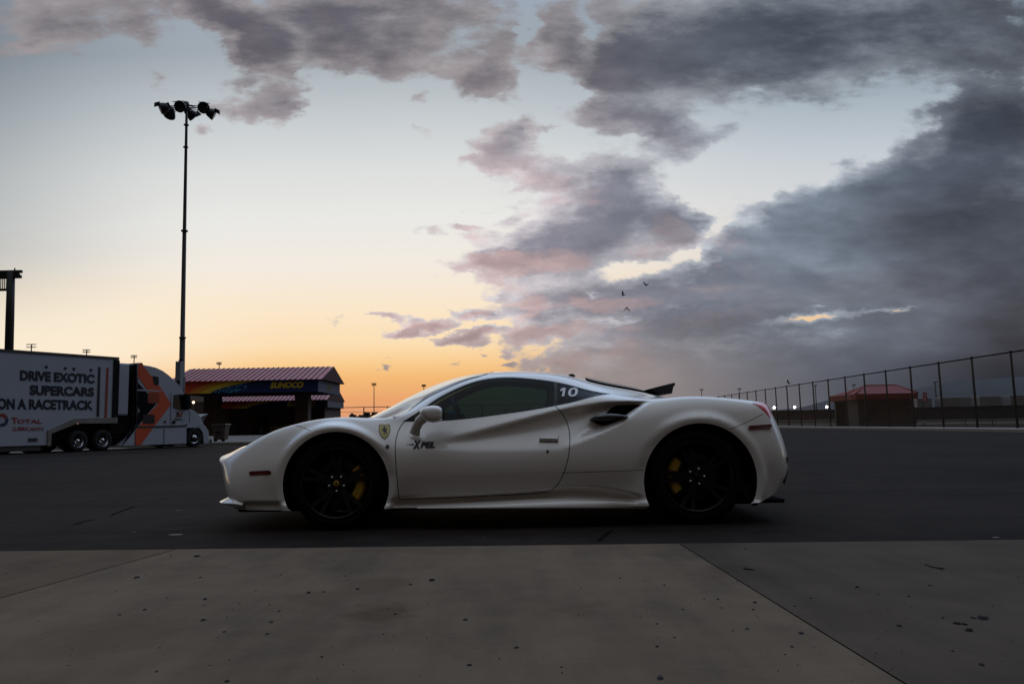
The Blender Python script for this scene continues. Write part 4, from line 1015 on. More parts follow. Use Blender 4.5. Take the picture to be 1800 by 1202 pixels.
# trailer: straight box on a stepped underside, continuing past the left of the frame
def tz(px, py, off=0): return TP(px, py, off).z
s0, s1 = -9.5, ts(205)
ztop = tz(203, 628); zgoose = tz(170, 738); zbelly = tz(40, 784)
def sz(s_, z_, off=0): p = TG1 + TE*s_ + TN*off; return Vector((p.x, p.y, z_))
sa, sb = ts(88), ts(134)
zmid = tz(90, 757)
mb = MB(); out_ = [sz(s0, ztop), sz(s1-.05, ztop), sz(s1-.05, zgoose), sz(sb, zgoose), sz(sa+.02, zmid), sz(sa, zbelly), sz(s0, zbelly)]
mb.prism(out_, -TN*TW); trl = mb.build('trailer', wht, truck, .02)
mb = MB(); mb.prism([sz(s0, ztop+.01, .02), sz(s1, ztop+.01, .02), sz(s1, ztop-.09, .02), sz(s0, ztop-.09, .02)], -TN*(TW+.04)); mb.build('roof_rail', mat('trailer_rail_dark', (.05, .045, .04), .5), trl)
mb = MB(); mb.prism([sz(s1-.24, ztop-.1, .03), sz(s1+.02, ztop-.1, .03), sz(s1+.02, zgoose-.02, .03), sz(s1-.24, zgoose-.02, .03)], -TN*(TW+.06)); mb.build('corner_post', blkp, trl, .02)
mb = MB(); mb.prism([sz(s1, zgoose+.10, .035), sz(sb-.1, zgoose+.06, .035), sz(sa+.1, zmid+.10, .035), sz(sa-.10, zmid+.02, .035), sz(sa-.10, zbelly-.02, .035), sz(sa+.03, zbelly-.02, .035), sz(sa+.05, zmid-.10, .035), sz(sb, zgoose-.13, .035), sz(s1, zgoose-.13, .035)], -TN*.10); mb.build('skirt_trim', alu, trl)
mb = MB(); mb.prism([sz(s0, zbelly+.02, -.04), sz(sa-.3, zbelly+.02, -.04), sz(sa-.3, zbelly-.18, -.04), sz(s0, zbelly-.18, -.04)], -TN*(TW-.2)); mb.build('underframe', mat('underframe_grey', (.05, .05, .048), .7), trl)
mb = MB(); mb.prism([sz(ts(50), tz(50, 770), .02), sz(ts(66), tz(66, 769.5), .02), sz(ts(66), tz(66, 775), .02), sz(ts(50), tz(50, 775.5), .02)], -TN*.03); mb.build('belly_door_latch', mat('latch_dark', (.04, .036, .03), .6), trl)  # dark brown latch plate on the belly door
# nose box at the front of the trailer, black gap, fifth-wheel deck
mb = MB(); a0, a1 = ts(205.5), ts(227.5); zt, zb = tz(215, 637.5), tz(215, 730)
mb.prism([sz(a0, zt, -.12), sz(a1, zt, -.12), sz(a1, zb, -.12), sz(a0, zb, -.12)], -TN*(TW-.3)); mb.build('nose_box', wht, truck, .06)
mb = MB(); mb.prism([sz(a0-.2, zb-.04, -.2), sz(a1+.35, zb-.04, -.2), sz(a1+.35, zb-.75, -.2), sz(a0-.2, zb-.75, -.2)], -TN*(TW-.5)); mb.build('deck', chas, truck)
# lettering: black slogan, stripes, sponsor mark
def ttext(body_, box, m, name, parent, bold=.02, shear=0.0, off=.012, add=None, slope=True):
    x0, x1, yl0, yl1, yr0, yr1 = box           # left/right px, top/bottom y at each end
    v, f = text2d(body_, bold, shear); mb = MB(); vs = []
    for a, b_ in v: vs.append(TP(x0 + a*(x1-x0), (yl1*(1-b_) + yl0*b_)*(1-a) + (yr1*(1-b_) + yr0*b_)*a, off))
    mb.add(vs, f)
    if add: add(mb)
    return mb.build(name, m, parent)
def dots(mb):
    for (a, b_) in ((81.5, 644.8), (115, 647.4), (130, 648.4), (160, 650.4)): mb.poly([TP(p[0], p[1], .012) for p in disc_px(a, b_, 2.7, 14)])
ttext('DRIVE EXOTIC', (35.5, 166.5, 650.2, 668.4, 658, 674), navy, 'slogan_lettering', trl, .05, add=dots)
ttext('SUPERCARS', (52.5, 165.5, 676.2, 694.2, 681, 696.8), navy, 'slogan_lettering', trl, .05)
ttext('DRIVE ON A RACETRACK', (-62, 164, 698, 718.5, 704, 720.5), navy, 'slogan_lettering', trl, .045)
ttext('OTAL', (30.5, 74, 736.4, 744.2, 737.4, 744), redv, 'sponsor_lettering', trl, .03)
tpatch_ = MB(); tpatch_.poly([TP(a, b_, .012) for a, b_ in ((20,733.2),(31.5,733.9),(31.5,735.9),(27.2,735.7),(27.2,744.4),(24.4,744.4),(24.4,735.5),(20,735.2))]); tpatch_.build('sponsor_lettering', redv, trl)
ttext('LUBRICANTS', (22.5, 76.5, 749.6, 757, 750.8, 756.6), redv, 'sponsor_lettering', trl, .02)
def ring_seg(c0, r0, r1, a0, a1, n=12): return [(c0[0]+r1*math.cos(q), c0[1]+r1*math.sin(q)) for q in np.linspace(a0, a1, n)] + [(c0[0]+r0*math.cos(q), c0[1]+r0*math.sin(q)) for q in np.linspace(a1, a0, n)]
mb = MB(); mb.poly([TP(a, b_, .012) for a, b_ in ring_seg((3.5, 738), 6, 11.5, R(-165), R(-25))]); mb.build('sponsor_emblem', redv, trl)
mb = MB(); mb.poly([TP(a, b_, .012) for a, b_ in ring_seg((3.5, 738), 6, 11.5, R(-20), R(100))]); mb.poly([TP(a, b_, .012) for a, b_ in ring_seg((3.5, 738), 7, 10.5, R(104), R(160))]); mb.build('sponsor_emblem', mat('sponsor_blue', (.02, .04, .11), .5), trl)
mb = MB(); mb.poly([TP(a, b_, .012) for a, b_ in ((173,645),(177,645.2),(174.4,732.6),(169.6,732.4))]); mb.build('stripe', navy, trl)
mb = MB(); mb.poly([TP(a, b_, .012) for a, b_ in ((187.6,646),(191.4,646.2),(188,734.6),(183.8,734.2))]); mb.build('stripe', redv, trl)
# cab: side outline pushed across the width, narrower over the bonnet
cab_pts = [(243,637.6),(250,637.2),(252.5,641.6),(262,643),(274,646),(286,651.5),(297,659.5),(308,669.5),(317,680.5),(324,692),(326,697),(333.5,719),(341,721.5),(349,727.5),(354,735),(357.5,745),(358,752),(328,752),(328,779.5),(214,783.4),(228,768),(238,750),(243,746)]
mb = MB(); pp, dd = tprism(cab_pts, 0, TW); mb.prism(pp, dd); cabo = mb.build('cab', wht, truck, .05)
mb = MB(); hood = smooth_open([(331,781),(329.6,770),(331,760),(336,752.5),(343,750.5),(351,753),(356,760),(358,772),(358.2,779.6)], 24)
pp, dd = tprism([(357,744.5),(362,749.5),(366.5,757),(367.6,762),(367,770),(369,772.5),(368,778.6),(365,779.6)] + hood[::-1][:10] + [(349,748),(352,742)], .02, TW+.04); mb.prism(pp, dd); mb.build('bumper', wht, cabo, .03)
mb = MB(); pp, dd = tprism([(q[0], q[1]) for q in hood] , -.03, TW-.06); mb.prism(pp, dd); mb.build('wheel_arch', chas, cabo)
mb = MB(); pp, dd = tprism([(365.5,771),(372.5,772),(372.5,777.5),(366,777.8)], -.1, TW-.2); mb.prism(pp, dd); pp, dd = tprism([(352,733),(366,727),(361,735),(357,742)], -.25, TW-.5); mb.prism(pp, dd); mb.build('bumper_guard', mat('guard_steel', (.10, .10, .105), .35, metal=.7), cabo)
mb = MB(); pp, dd = tprism([(233.5,641),(243.5,638.5),(243.5,746),(238,752),(231.5,752)], -.10, TW-.2); mb.prism(pp, dd); mb.build('side_extender', blkp, cabo)
def tpatch(name, polys, m, parent, off): 
    mb = MB()
    for po in polys: mb.poly([TP(a, b_, off) for a, b_ in po])
    return mb.build(name, m, parent)
tpatch('chevron', [[(243.6,638.2),(250,638),(252.6,643.5),(286,686),(300,708),(300.3,711.2),(272,748.5),(247,782),(237.5,782.4),(238.2,757),(260,728.4),(277.6,710.2),(261,688.2),(241.9,660.2)]], och, cabo, .010)
tpatch('chevron', [[(241.8,671),(258,689.6),(274.4,710.2),(257.4,730),(240,751.5),(228,768),(215,783),(213.6,783),(228,759),(231.5,752),(241,747),(241,729),(247,721),(241,713)]], mat('truck_black_vinyl', (.004, .004, .006), .7, spec=.1), cabo, .013)
tpatch('chevron_edge', [[(241.2,684),(284,686.3),(283,688.4),(241.2,686.4)]], wht, cabo, .016)
rr_ = lambda x0, y0, x1, y1, r, sk=0: [(a, b_ + sk*(a-x0)/(x1-x0)) for cx_, cy_, a0 in ((x1-r, y0+r, -90), (x1-r, y1-r, 0), (x0+r, y1-r, 90), (x0+r, y0+r, 180)) for a, b_ in [(cx_ + r*math.cos(R(a0+q)), cy_ + r*math.sin(R(a0+q))) for q in (0, 30, 60, 90)]]
tpatch('sleeper_window', [[(268,660.4),(276,661.4),(279.2,664),(279.2,675),(277,677.2),(271,676)]], tglass, cabo, .017)
tpatch('vent_panel', [rr_(260, 690.5, 280, 708.5, 3)], mat('truck_orange_panel', (.30, .042, .012), .5), cabo, .017)
tpatch('storage_hatch', [rr_(251.5, 728.5, 272, 744.5, 2)], mat('hatch_dark', (.018, .010, .008), .5), cabo, .017)
for q in ([(300,690),(300.8,690),(300.8,747.5),(300,747.5)], [(333,721),(333.7,721),(333.7,742),(333,744)], [(288,753),(289,753),(288.6,780.6),(287.8,780.6)], [(237.5,755),(238.2,755),(238.2,782),(237.5,782)]): tpatch('panel_seam', [q], chas, cabo, .018)
tpatch('body_strip', [[(241,749.2),(322,747.2),(331,744.6),(326,750),(241,752.2)]], mat('strip_dark', (.03, .032, .036), .5), cabo, .016)
for q in ([(288.5,739.5),(292.3,739.5),(292.3,743),(288.5,743)], [(303,739),(308.4,739),(308.4,744.6),(303,744.6)]): tpatch('badge_plate', [q], chas, cabo, .018)
dr = tpatch('door_window', [[(305.6,693.8),(318,693),(322.4,694),(325.4,703),(327,719.8),(316,719.4),(306.4,717.4),(304.4,715)]], tglass, cabo, .017)
tpatch('window_pillar', [[(321.6,692.8),(325.2,692.6),(331.5,719.6),(327.4,720)]], chas, cabo, .019)
tpatch('cab_logo', [[(309,723.6),(313.4,723.6),(317,729),(321,723.6),(323,723.6),(318.4,731),(321,733),(317.6,733),(315.4,730.6),(312,733),(308.6,733),(313.2,728.8)]], redv, cabo, .018)
tpatch('cab_logo', [[(310,725),(312.4,725),(314.6,728.6),(312.2,731.2),(309.6,731.2),(312,728.4)], [(306,735.4),(318.4,735.4),(318.4,736.6),(306,736.6)], [(308,737.6),(325,737.6),(325,738.5),(308,738.5)]], navy, cabo, .019)
mb = MB(); pp, dd = tprism([(326.4,692.2),(333,693),(335,697),(335,714),(333,720),(330.4,720),(328.4,706)], .24, .16); mb.prism(pp, dd)
mb.tube([TP(327, 696, .16), TP(323, 695, .0)], .02, 6); mb.tube([TP(331, 718, .16), TP(327, 719, .0)], .02, 6); mb.build('door_mirror', chas, cabo, .02)
mb = MB(); pp, dd = tprism([(288,779),(300,783.6),(305,784),(312,779)], -.6, TW-1.2); mb.prism(pp, dd); mb.build('fuel_tank', chas, cabo)
def twheel(px, py, rpx, rim, dual=False, off=0.0):
    c = TP(px, py, off); k = (c - CAM).dot(CF)/FPX; rt = c.z if rpx is None else rpx*k; c.z = rt
    w_ = bpy.data.objects.new('wheel', None); COL.objects.link(w_); w_.parent = truck; w_.location = c - truck.location
    for sd_ in (0, 1):
        if sd_: 
            w2 = bpy.data.objects.new('wheel', None); COL.objects.link(w2); w2.parent = truck; c2 = c - TN*(TW-.02); w2.location = c2 - truck.location; tgt, cc, ax = w2, c2, -TN
        else: tgt, cc, ax = w_, c, TN
        wd = .62 if dual else .30
        mb = MB(); mb.lathe([(rt*.56,-.02),(rt*.72,0),(rt*.92,-.01),(rt,-.05),(rt,-wd+.05),(rt*.9,-wd),(rt*.56,-wd)], cc, ax, 40); mb.build('tyre', tyr, tgt)
        mb = MB()
        if dual: mb.lathe([(rt*.57,-.015),(rt*.53,-.03),(rt*.49,-.13),(rt*.44,-.17),(rt*.25,-.16),(rt*.22,-.05),(rt*.16,-.02),(0,-.015)], cc, ax, 36)
        else: mb.lathe([(rt*.57,-.015),(rt*.54,-.02),(rt*.49,-.05),(rt*.40,-.045),(rt*.27,-.02),(rt*.24,.03),(rt*.16,.05),(0,.05)], cc, ax, 36)
        e1 = TE; e2 = Vector((0, 0, 1)); hd = -.10 if dual else -.028; mb.cur = 1
        for q in range(10): p = cc + (e1*math.cos(q*.628) + e2*math.sin(q*.628))*rt*.34 + ax*hd; mb.lathe([(0, .012), (rt*.055, .01), (rt*.06, -.03)], p, ax, 8)
        mb.build('rim', [rim, chas], tgt)
twheel(342.5, 769, 16.4, chrome, off=.0); twheel(181.5, 778, 18.2, chrome, True); twheel(138, 779.5, 18.4, chrome, True)
twheel(65, 783, 17.5, chas, True, -.15)
mb = MB(); mb.prism([sz(ts(88), zgoose-.14, -.25), sz(ts(236), zgoose-.14, -.25), sz(ts(236), zgoose-.75, -.25), sz(ts(88), zgoose-.75, -.25)], -TN*(TW-.5))
mb.prism([sz(ts(84), .95, -.30), sz(ts(212), .95, -.30), sz(ts(212), .30, -.30), sz(ts(84), .30, -.30)], -TN*(TW-.7)); mb.build('chassis', chas, truck)

# ------------------------------------------------------------------ pavement behind the truck, kerb
lc = mat('pale_kerb_concrete', (.22, .195, .165), .8, var=.12, vscale=.7)
KY = 38.2
mb = MB(); q0 = TG1 - TE*30 - TN*1.7; q1 = TG1 - TE*30 - TN*3.6; q2 = sz(ts(300), 0) - TN*3.6; q3 = sz(ts(300), 0) - TN*1.7
mb.add([(q.x, q.y, .004) for q in (q0, q3, q2, q1)], [(0, 1, 2, 3)]); tag(mb.build('road_strip', lc), kind='structure')
mb = MB(); mb.box((-60, KY, -.05), (9, KY+.35, .15)); tag(mb.build('kerb', lc, None, .02), kind='structure')
mb = MB(); mb.add([(-60, KY+.35, .146), (9, KY+.35, .146), (9, 79, .146), (-60, 79, .146)], [(0, 1, 2, 3)]); tag(mb.build('sidewalk', mat('sidewalk_concrete', (.10, .09, .078), .85, var=.12, vscale=.3)), kind='structure')

# ------------------------------------------------------------------ fuel canopy and shop
def striped_roof(m_name, c1, c2):
    return mat(m_name, c1, .45, var=.12, vscale=.6)
roofm = striped_roof('red_metal_roof', (.42, .060, .078), None); seamm = mat('roof_seam_dark', (.055, .012, .016), .5)
gable = mat('gable_maroon', (.085, .020, .016), .7); bluef = mat('fascia_navy', (.016, .032, .125), .55, spec=.3); bluer = mat('fascia_blue_side', (.07, .10, .18), .5)
brick = mat('brown_stucco', (.13, .090, .070), .85, var=.15, vscale=.8); sof = mat('dark_soffit', (.012, .010, .010), .9)
yelf = mat('sign_yellow', (.80, .56, .02), .5); YLW = mat('swoosh_yellow', (.80, .55, .05), .5); REDs = mat('swoosh_red', (.70, .075, .03), .5); ORs = mat('swoosh_orange', (.75, .28, .03), .5); CYs = mat('swoosh_cyan', (.04, .28, .48), .5); PUR = mat('swoosh_purple', (.035, .02, .09), .5)
def station_roof(root, xL, xR, yF, yB, zE, zR, ridge_in, seam_w):
    """gabled metal roof with standing seams; ridge runs left to right"""
    ym = (yF+yB)/2; mb = MB()
    mb.add([(xL, yF, zE), (xR-ridge_in, yF, zE), (xR-ridge_in*.0, ym, zR), (xL, ym, zR)], [(0, 1, 2, 3)])
    rf = None
    mb = MB(); mb.prism([(xL, yF, zE), (xL, ym, zR), (xL, yB, zE)], (xR-xL, 0, 0)); rf = mb.build('roof', roofm, root)
    mb = MB(); nrm = Vector((0, -(zR-zE), ym-yF)).normalized(); n = int((xR-xL)/seam_w); sl = Vector((0, ym-yF, zR-zE))
    for k in range(1, n): p = Vector((xL + (xR-xL)*k/n, yF, zE)) + sl*.5; mb.obox(p + nrm*.03, (.05, 0, 0), sl*.5, nrm*.05)
    mb.build('roof_seams', seamm, rf)
    mb = MB(); mb.prism([(xR+.02, yF-.05, zE), (xR+.02, ym, zR+.02), (xR+.02, yB+.05, zE)], (.08, 0, 0)); mb.build('gable_end', gable, rf)
    return rf
def sign_band(root, xL, xR, y, z0, z1, word, wx0, wx1, wz0, wz1):
    fb = MB(); fb.box((xL, y, z0), (xR, y+.25, z1)); f = fb.build('fascia', bluef, root)
    W_ = xR-xL; H = z1-z0
    def band(name, m, top, bot, off):
        mb = MB(); P_ = [(xL + a*W_, y-off, z0 + b_*H) for a, b_ in top] + [(xL + a*W_, y-off, z0 + b_*H) for a, b_ in bot[::-1]]; mb.poly(P_); mb.build(name, m, f)
    c = lambda f_: [(a, f_(a)) for a in np.linspace(0, .62, 28)]
    lo = lambda a: min(1, max(0, 1-((.62-a)/.30)**1.6*1.0)) if a < .62 else 1
    up = lambda a: 1.0
    def strip(name, m, f0, f1, off, a1=.62, a0=0.0):
        xs = np.linspace(a0, a1, 30); band(name, m, [(a, min(1, max(0, f1(a)))) for a in xs], [(a, min(1, max(0, f0(a)))) for a in xs], off)
    arc = lambda a0, a1: (lambda a: 0.0 if a < a0 else min(1.0, ((a-a0)/(a1-a0))**.62))
    strip('swoosh', YLW, arc(.27, .60), lambda a: 1.0, .006, .60, .0)
    strip('swoosh', ORs, arc(.20, .42), lambda a: 1.0, .010, .42, .0)
    strip('swoosh', REDs, arc(.12, .33), lambda a: 1.0, .014, .33, .0)
    strip('swoosh', PUR, lambda a: .45 + a*4.5, lambda a: 1.0, .018, .12, .0)
    mb = MB()
    for k in range(46 if W_ > 14.5 else 0):
        a = random.uniform(.30, .52); b_ = min(1, max(0, (a-.27)/.33)**.62) - random.uniform(.08, .55); 
        if b_ > .04: s_ = random.uniform(.05, .10)*H; x = xL + a*W_; z = z0 + b_*H; mb.poly([(x-s_, y-.006-k*.0001, z-s_*.8), (x+s_*1.2, y-.006-k*.0001, z-s_*.6), (x+s_*1.4, y-.006-k*.0001, z+s_), (x-s_*.7, y-.006-k*.0001, z+s_*.7)])
    (mb.build('dot_pattern', CYs, f) if mb.v else None)
    v, t_ = text2d(word, .05, .28); mb = MB(); mb.add([(wx0 + a*(wx1-wx0), y-.02, wz0 + b_*(wz1-wz0)) for a, b_ in v], t_); mb.build('sign_lettering', yelf, f)
    return f
# canopy
YF = 85.0; A = lambda px, py, Y: onY(px, py, Y)
xL, xR = A(300, 668, YF).x, A(559, 668, YF).x; YB = 95.8
zE, zB = A(450, 668.3, YF).z, A(450, 690, YF).z; ym = (YF+YB)/2; zR = A(520, 645.6, ym).z
can = thing('fuel_canopy', ((xL+xR)/2, ym, 0), 'tall fuel station canopy with a red ribbed roof and a blue band with yellow lettering', 'canopy')
station_roof(can, xL-.2, xR+.4, YF-.3, YB+.3, zE, zR, 0, .56)
sign_band(can, xL, xR, YF, zB, zE, 'SUNOCO', A(475, 680, YF).x, A(533.5, 680, YF).x, A(500, 682, YF).z, A(500, 671, YF).z)
mb = MB(); mb.box((xR-.25, YF+.25, zB), (xR, YB, zE)); sf = mb.build('fascia', bluer, can)
v, t_ = text2d('SUN', .05, .28); mb = MB(); mb.add([(xR+.02, YF+4.0 + a*2.6, zB+.25 + b_*.75) for a, b_ in v], t_); mb.build('sign_lettering', mat('sign_yellow_dim', (.20, .17, .05), .5), sf)
mb = MB(); mb.box((xL, YF+.26, zB+.05), (xR-.26, YB-.02, zB+.3)); mb.build('soffit', sof, can)
for (p0, p1) in ((358, 383), (518, 541.5)):
    a, b_ = A(p0, 700, YF+3).x, A(p1, 700, YF+3).x
    mb = MB(); mb.box((a, YF+3, 0), (b_, YF+4.4, zB+.06)); mb.build('pillar', brick, can, .03)
# shop behind
SY, SB = 97.0, 106.5; xl, xr = A(300, 700, SY).x, A(575, 700, SY).x
ze, zb_ = A(480, 704, SY).z, A(480, 717, SY).z; sm = (SY+SB)/2; zr = A(480, 681, sm).z
shop = thing('fuel_station_shop', ((xl+xr)/2, sm, 0), 'low brown shop with a red ribbed roof behind the tall fuel canopy', 'building')
mb = MB(); mb.box((xl+.6, SY+.6, 0), (xr-.4, SB, zb_+.05)); mb.build('wall', brick, shop)
station_roof(shop, A(383, 700, SY).x, xr, SY-.2, SB+.4, ze, zr, 0, .46)
sign_band(shop, A(383, 710, SY).x, A(570, 710, SY).x, SY, zb_, ze, 'SUNOCO', A(504, 710, SY).x, A(554.5, 710, SY).x, A(500, 714.5, SY).z, A(500, 706, SY).z)
mb = MB(); mb.box((xr-.45, SY+.3, zb_), (xr, SB, ze)); mb.build('side_fascia', mat('side_band_grey', (.10, .12, .15), .5), shop)
wd = mat('shop_window_dark', (.008, .008, .009), .12, coat=.3); frm = mat('shop_frame', (.02, .016, .014), .6)
for (p0, p1, t0, t1, nm) in ((405, 419.5, 734, 763, 'door'), (451, 470, 730, 749.5, 'window'), (498, 517, 730, 755, 'window'), (541, 561, 728, 750, 'window')):
    a, b_ = A(p0, t0, SY+.6), A(p1, t1, SY+.6)
    mb = MB(); mb.box((a.x-.12, SY+.54, b_.z-.12 if nm == 'window' else .15), (b_.x+.12, SY+.6, a.z+.12)); fr_ = mb.build(nm, frm, shop)
    mb = MB(); mb.box((a.x, SY+.50, b_.z if nm == 'window' else .2), (b_.x, SY+.538, a.z)); mb.build('pane', wd, fr_)
a = A(483.5, 727, SY+.5); b_ = A(483.5, 741, SY+.5); mb = MB(); mb.tube([a, b_], .07, 8); mb.build('downpipe', mat('pale_pipe', (.30, .29, .27), .5), shop)
def boxthing(name, p0, p1, y0, y1, Y, d, m, label, cat, zmin=None, extra=None):
    a, b_ = A(p0, y0, Y), A(p1, y1, Y); z0 = b_.z if zmin is None else zmin
    t_ = thing(name, ((a.x+b_.x)/2, Y + d/2, z0), label, cat)
    mb = MB(); mb.box((a.x, Y, z0+.08), (b_.x, Y+d, a.z)); mb.build('body', m, t_, .03)
    mb = MB(); mb.box((a.x+.05, Y+.05, z0), (b_.x-.05, Y+d-.05, z0+.08)); mb.build('base', chas, t_)
    mb = MB(); mb.box((a.x-.04, Y-.04, a.z), (b_.x+.04, Y+d+.04, a.z+.09)); mb.build('lid', m, t_, .02)
    mb = MB(); mb.box((a.x+.12, Y-.02, a.z-(a.z-z0)*.35), (b_.x-.12, Y, a.z-(a.z-z0)*.12)); mb.build('front_panel', extra or chas, t_)
    return t_
boxthing('ice_chest', 474.5, 500, 751.5, 768, 92, 1.2, mat('ice_chest_white', (.40, .39, .37), .5), 'pale ice chest standing on the sidewalk before the station shop', 'ice chest', .146, mat('chest_panel', (.22, .22, .22), .5))
boxthing('vending_machine', 442, 456, 753, 768, 92, .9, mat('dark_red_cabinet', (.05, .010, .008), .6), 'dark red vending cabinet standing on the sidewalk before the station shop', 'vending machine', .146)
# brown wheeled bin on the sidewalk ahead of the truck
BY = 40.5
t_ = thing('trash_bin', (A(384, 760, BY).x, BY+.35, .146), 'brown trash bin with a wide lid on the sidewalk ahead of the truck', 'bin')
bm_ = mat('bin_brown', (.075, .050, .038), .65, var=.1, vscale=3)
a, b_ = A(372, 745, BY), A(396.5, 776, BY); w_ = b_.x-a.x
mb = MB(); mb.add([(a.x+.08, BY+.08, .24), (b_.x-.10, BY+.08, .24), (b_.x-.10, BY+.62, .24), (a.x+.08, BY+.62, .24), (a.x+.03, BY, a.z-.08), (b_.x-.03, BY, a.z-.08), (b_.x-.03, BY+.7, a.z-.08), (a.x+.03, BY+.7, a.z-.08)], [(0,1,2,3),(4,5,6,7),(0,1,5,4),(1,2,6,5),(2,3,7,6),(3,0,4,7)]); mb.build('body', bm_, t_, .03)
mb = MB(); mb.prism([(a.x-.02, BY-.04, a.z-.08), (a.x+.02, BY-.04, a.z), (b_.x-.02, BY-.04, a.z), (b_.x+.02, BY-.04, a.z-.08)], (0, .8, 0)); mb.build('lid', bm_, t_, .02)
mb = MB(); mb.box((a.x+.2, BY-.02, .60), (a.x+.5, BY+.03, .66)); mb.build('handle', chas, t_)
for s_ in (.18, .72):
    mb = MB(); mb.lathe([(0, 0), (.09, 0), (.09, -.06), (0, -.06)], (a.x + w_*s_, BY+.2, .236), (0, -1, 0), 16); mb.build('wheel', chas, t_)
# grey concrete pillar beside the lamp post
PY = 46.0; a, b_ = A(308.4, 635, PY), A(322.5, 640, PY)
t_ = thing('utility_pillar', ((a.x+b_.x)/2, PY+.25, .146), 'pale grey pillar with a small cap hugging the tall lamp post behind the truck', 'pillar')
pm = mat('pillar_grey', (.17, .175, .185), .75, var=.1, vscale=1.5)
mb = MB(); mb.box((a.x, PY, .146), (b_.x-.18, PY+.5, a.z)); mb.build('shaft', pm, t_, .02)
mb = MB(); mb.tube([(a.x+.16, PY+.25, a.z), (a.x+.16, PY+.25, a.z+.10)], .08, 10); mb.tube([(a.x+.16, PY+.25, a.z+.10), (a.x+.30, PY+.25, a.z+.16)], .05, 8); mb.build('vent_cap', chas, t_)
mb = MB(); mb.box((a.x+.12, PY-.03, A(315, 673, PY).z), (a.x+.30, PY, A(315, 669, PY).z)); mb.build('control_box', chas, t_)

# ------------------------------------------------------------------ tall lamp post with six floodlights
LY = 47.0; pb, pt = A(319.9, 640, LY), A(328.2, 190, LY)
px_ax = (pt - pb).normalized(); base_ = pb - px_ax*((pb.z - .146)/px_ax.z)
blk_m = mat('lamp_black', (.010, .010, .011), .6); pole_m = mat('pole_dark_steel', (.022, .020, .020), .55, metal=.2); arm_m = mat('lamp_arm_red', (.05, .014, .012), .6)
lamp = thing('lamp_post', tuple(base_), 'very tall black lamp post with a ring of six floodlights, rising behind the truck', 'lamp post')
L_ = (pt-base_).length
mb = MB(); q = [0, .18, .181, .30, .301, .62, .621, .85, .90, 1.0]; rad_ = [.20,.19,.165,.155,.135,.115,.105,.085,.08,.075]
mb.tube([base_ + px_ax*L_*k for k in q], rad_, 14); mb.build('pole', pole_m, lamp)
mb = MB()
for py_ in (220, 259): c = A(327.4 - (py_-220)*.026, py_, LY); mb.lathe([(.08,-.04),(.15,-.03),(.15,.03),(.08,.04)], c, px_ax, 14)
for k in (.18, .30, .62): mb.lathe([(.10,-.05),(.20,-.04),(.20,.04),(.10,.05)], base_ + px_ax*L_*k, px_ax, 14)
mb.build('pole_collars', pole_m, lamp)
hub = A(327, 186, LY)
mb = MB(); mb.lathe([(0,.25),(.16,.22),(.2,.0),(.14,-.28),(.08,-.5)], hub, (0, 0, 1), 14); mb.build('hub', blk_m, lamp)
heads = [((286,190), -.55, (-.75,-.35,-.38)), ((318,187.5), -.75, (-.1,-.8,-.35)), ((357,189.5), -.25, (.45,-.75,-.35)), ((299,201), .75, (-.5,.6,-.45)), ((337,202), .65, (.45,.6,-.42)), ((372,200), .55, (.8,.25,-.38))]
for (pp_, dyy, dr_) in heads:
    c = A(pp_[0], pp_[1], LY + dyy); d = Vector(dr_).normalized()
    mb = MB(); mb.tube([hub + Vector((0, 0, .06)), c - d*.18 + Vector((0, 0, .04))], .032, 8); mb.tube([hub - Vector((0, 0, .10)), c - d*.18 - Vector((0, 0, .06))], .028, 8); mb.build('arm', arm_m, lamp)
    fl = MB(); fl.lathe([(0,-.34),(.14,-.33),(.24,-.24),(.30,-.06),(.345,.10),(.36,.16),(.33,.17)], c, d, 20); f_ = fl.build('floodlight', blk_m, lamp)
    mb = MB(); mb.lathe([(0,.15),(.32,.15),(.32,.165),(0,.165)], c, d, 20); mb.build('lamp_glass', mat('lamp_glass_dark', (.03, .03, .032), .1), f_)
    mb = MB(); up = Vector((0, 0, 1)); s_ = d.cross(up).normalized(); u2 = s_.cross(d); mb.obox(c + d*.22 + u2*.30, s_*.30, d*.16, u2*.02); mb.obox(c - d*.30 + u2*.08, s_*.12, d*.14, u2*.12); mb.build('visor', blk_m, f_)

# ------------------------------------------------------------------ gantry at the far left
GY = 58.0; a, b_ = A(24.0, 500, GY), A(20.6, 640, GY); wc = A(25.6, 520, GY).x - A(13.4, 520, GY).x
ax_ = (a-b_).normalized(); xg = .0
gb = b_ - ax_*(b_.z/ax_.z); top_ = A(19.2, 486, GY)
gan = thing('sign_gantry', (A(15, 640, GY).x, GY, 0), 'dark steel column carrying a lattice sign beam, rising behind the trailer', 'gantry')
blm = mat('gantry_steel', (.014, .012, .011), .7)
bcen = A(15.2, 640, GY); tcen = A(19.6, 478, GY); axg = (tcen-bcen).normalized(); bg_ = bcen - axg*(bcen.z/axg.z)
mb = MB(); mb.tube([bg_, bcen.lerp(tcen, .5), tcen], [.31, .285, .26], 20); mb.build('column', blm, gan)
mb = MB(); x0 = tcen.x-14
zt0, zt1 = A(10, 475.5, GY).z, A(10, 489, GY).z
mb.box((x0, GY-.1, A(20, 480, GY).z), (A(38.6, 478, GY).x, GY+.1, A(20, 475.4, GY).z)); mb.box((x0, GY-.12, A(0, 489.5, GY).z), (A(36.8, 488, GY).x, GY+.12, A(0, 484.2, GY).z)); mb.box((x0, GY-.12, A(0, 484.2, GY).z), (A(33.5, 488, GY).x, GY+.12, A(0, 481, GY).z))
mb.box((x0, GY-.1, A(5, 511.3, GY).z), (A(14, 508, GY).x, GY+.1, A(5, 507.4, GY).z)); mb.tube([A(26, 471.5, GY), A(26, 480, GY)], .05, 6); mb.build('beam', blm, gan)
mb = MB()
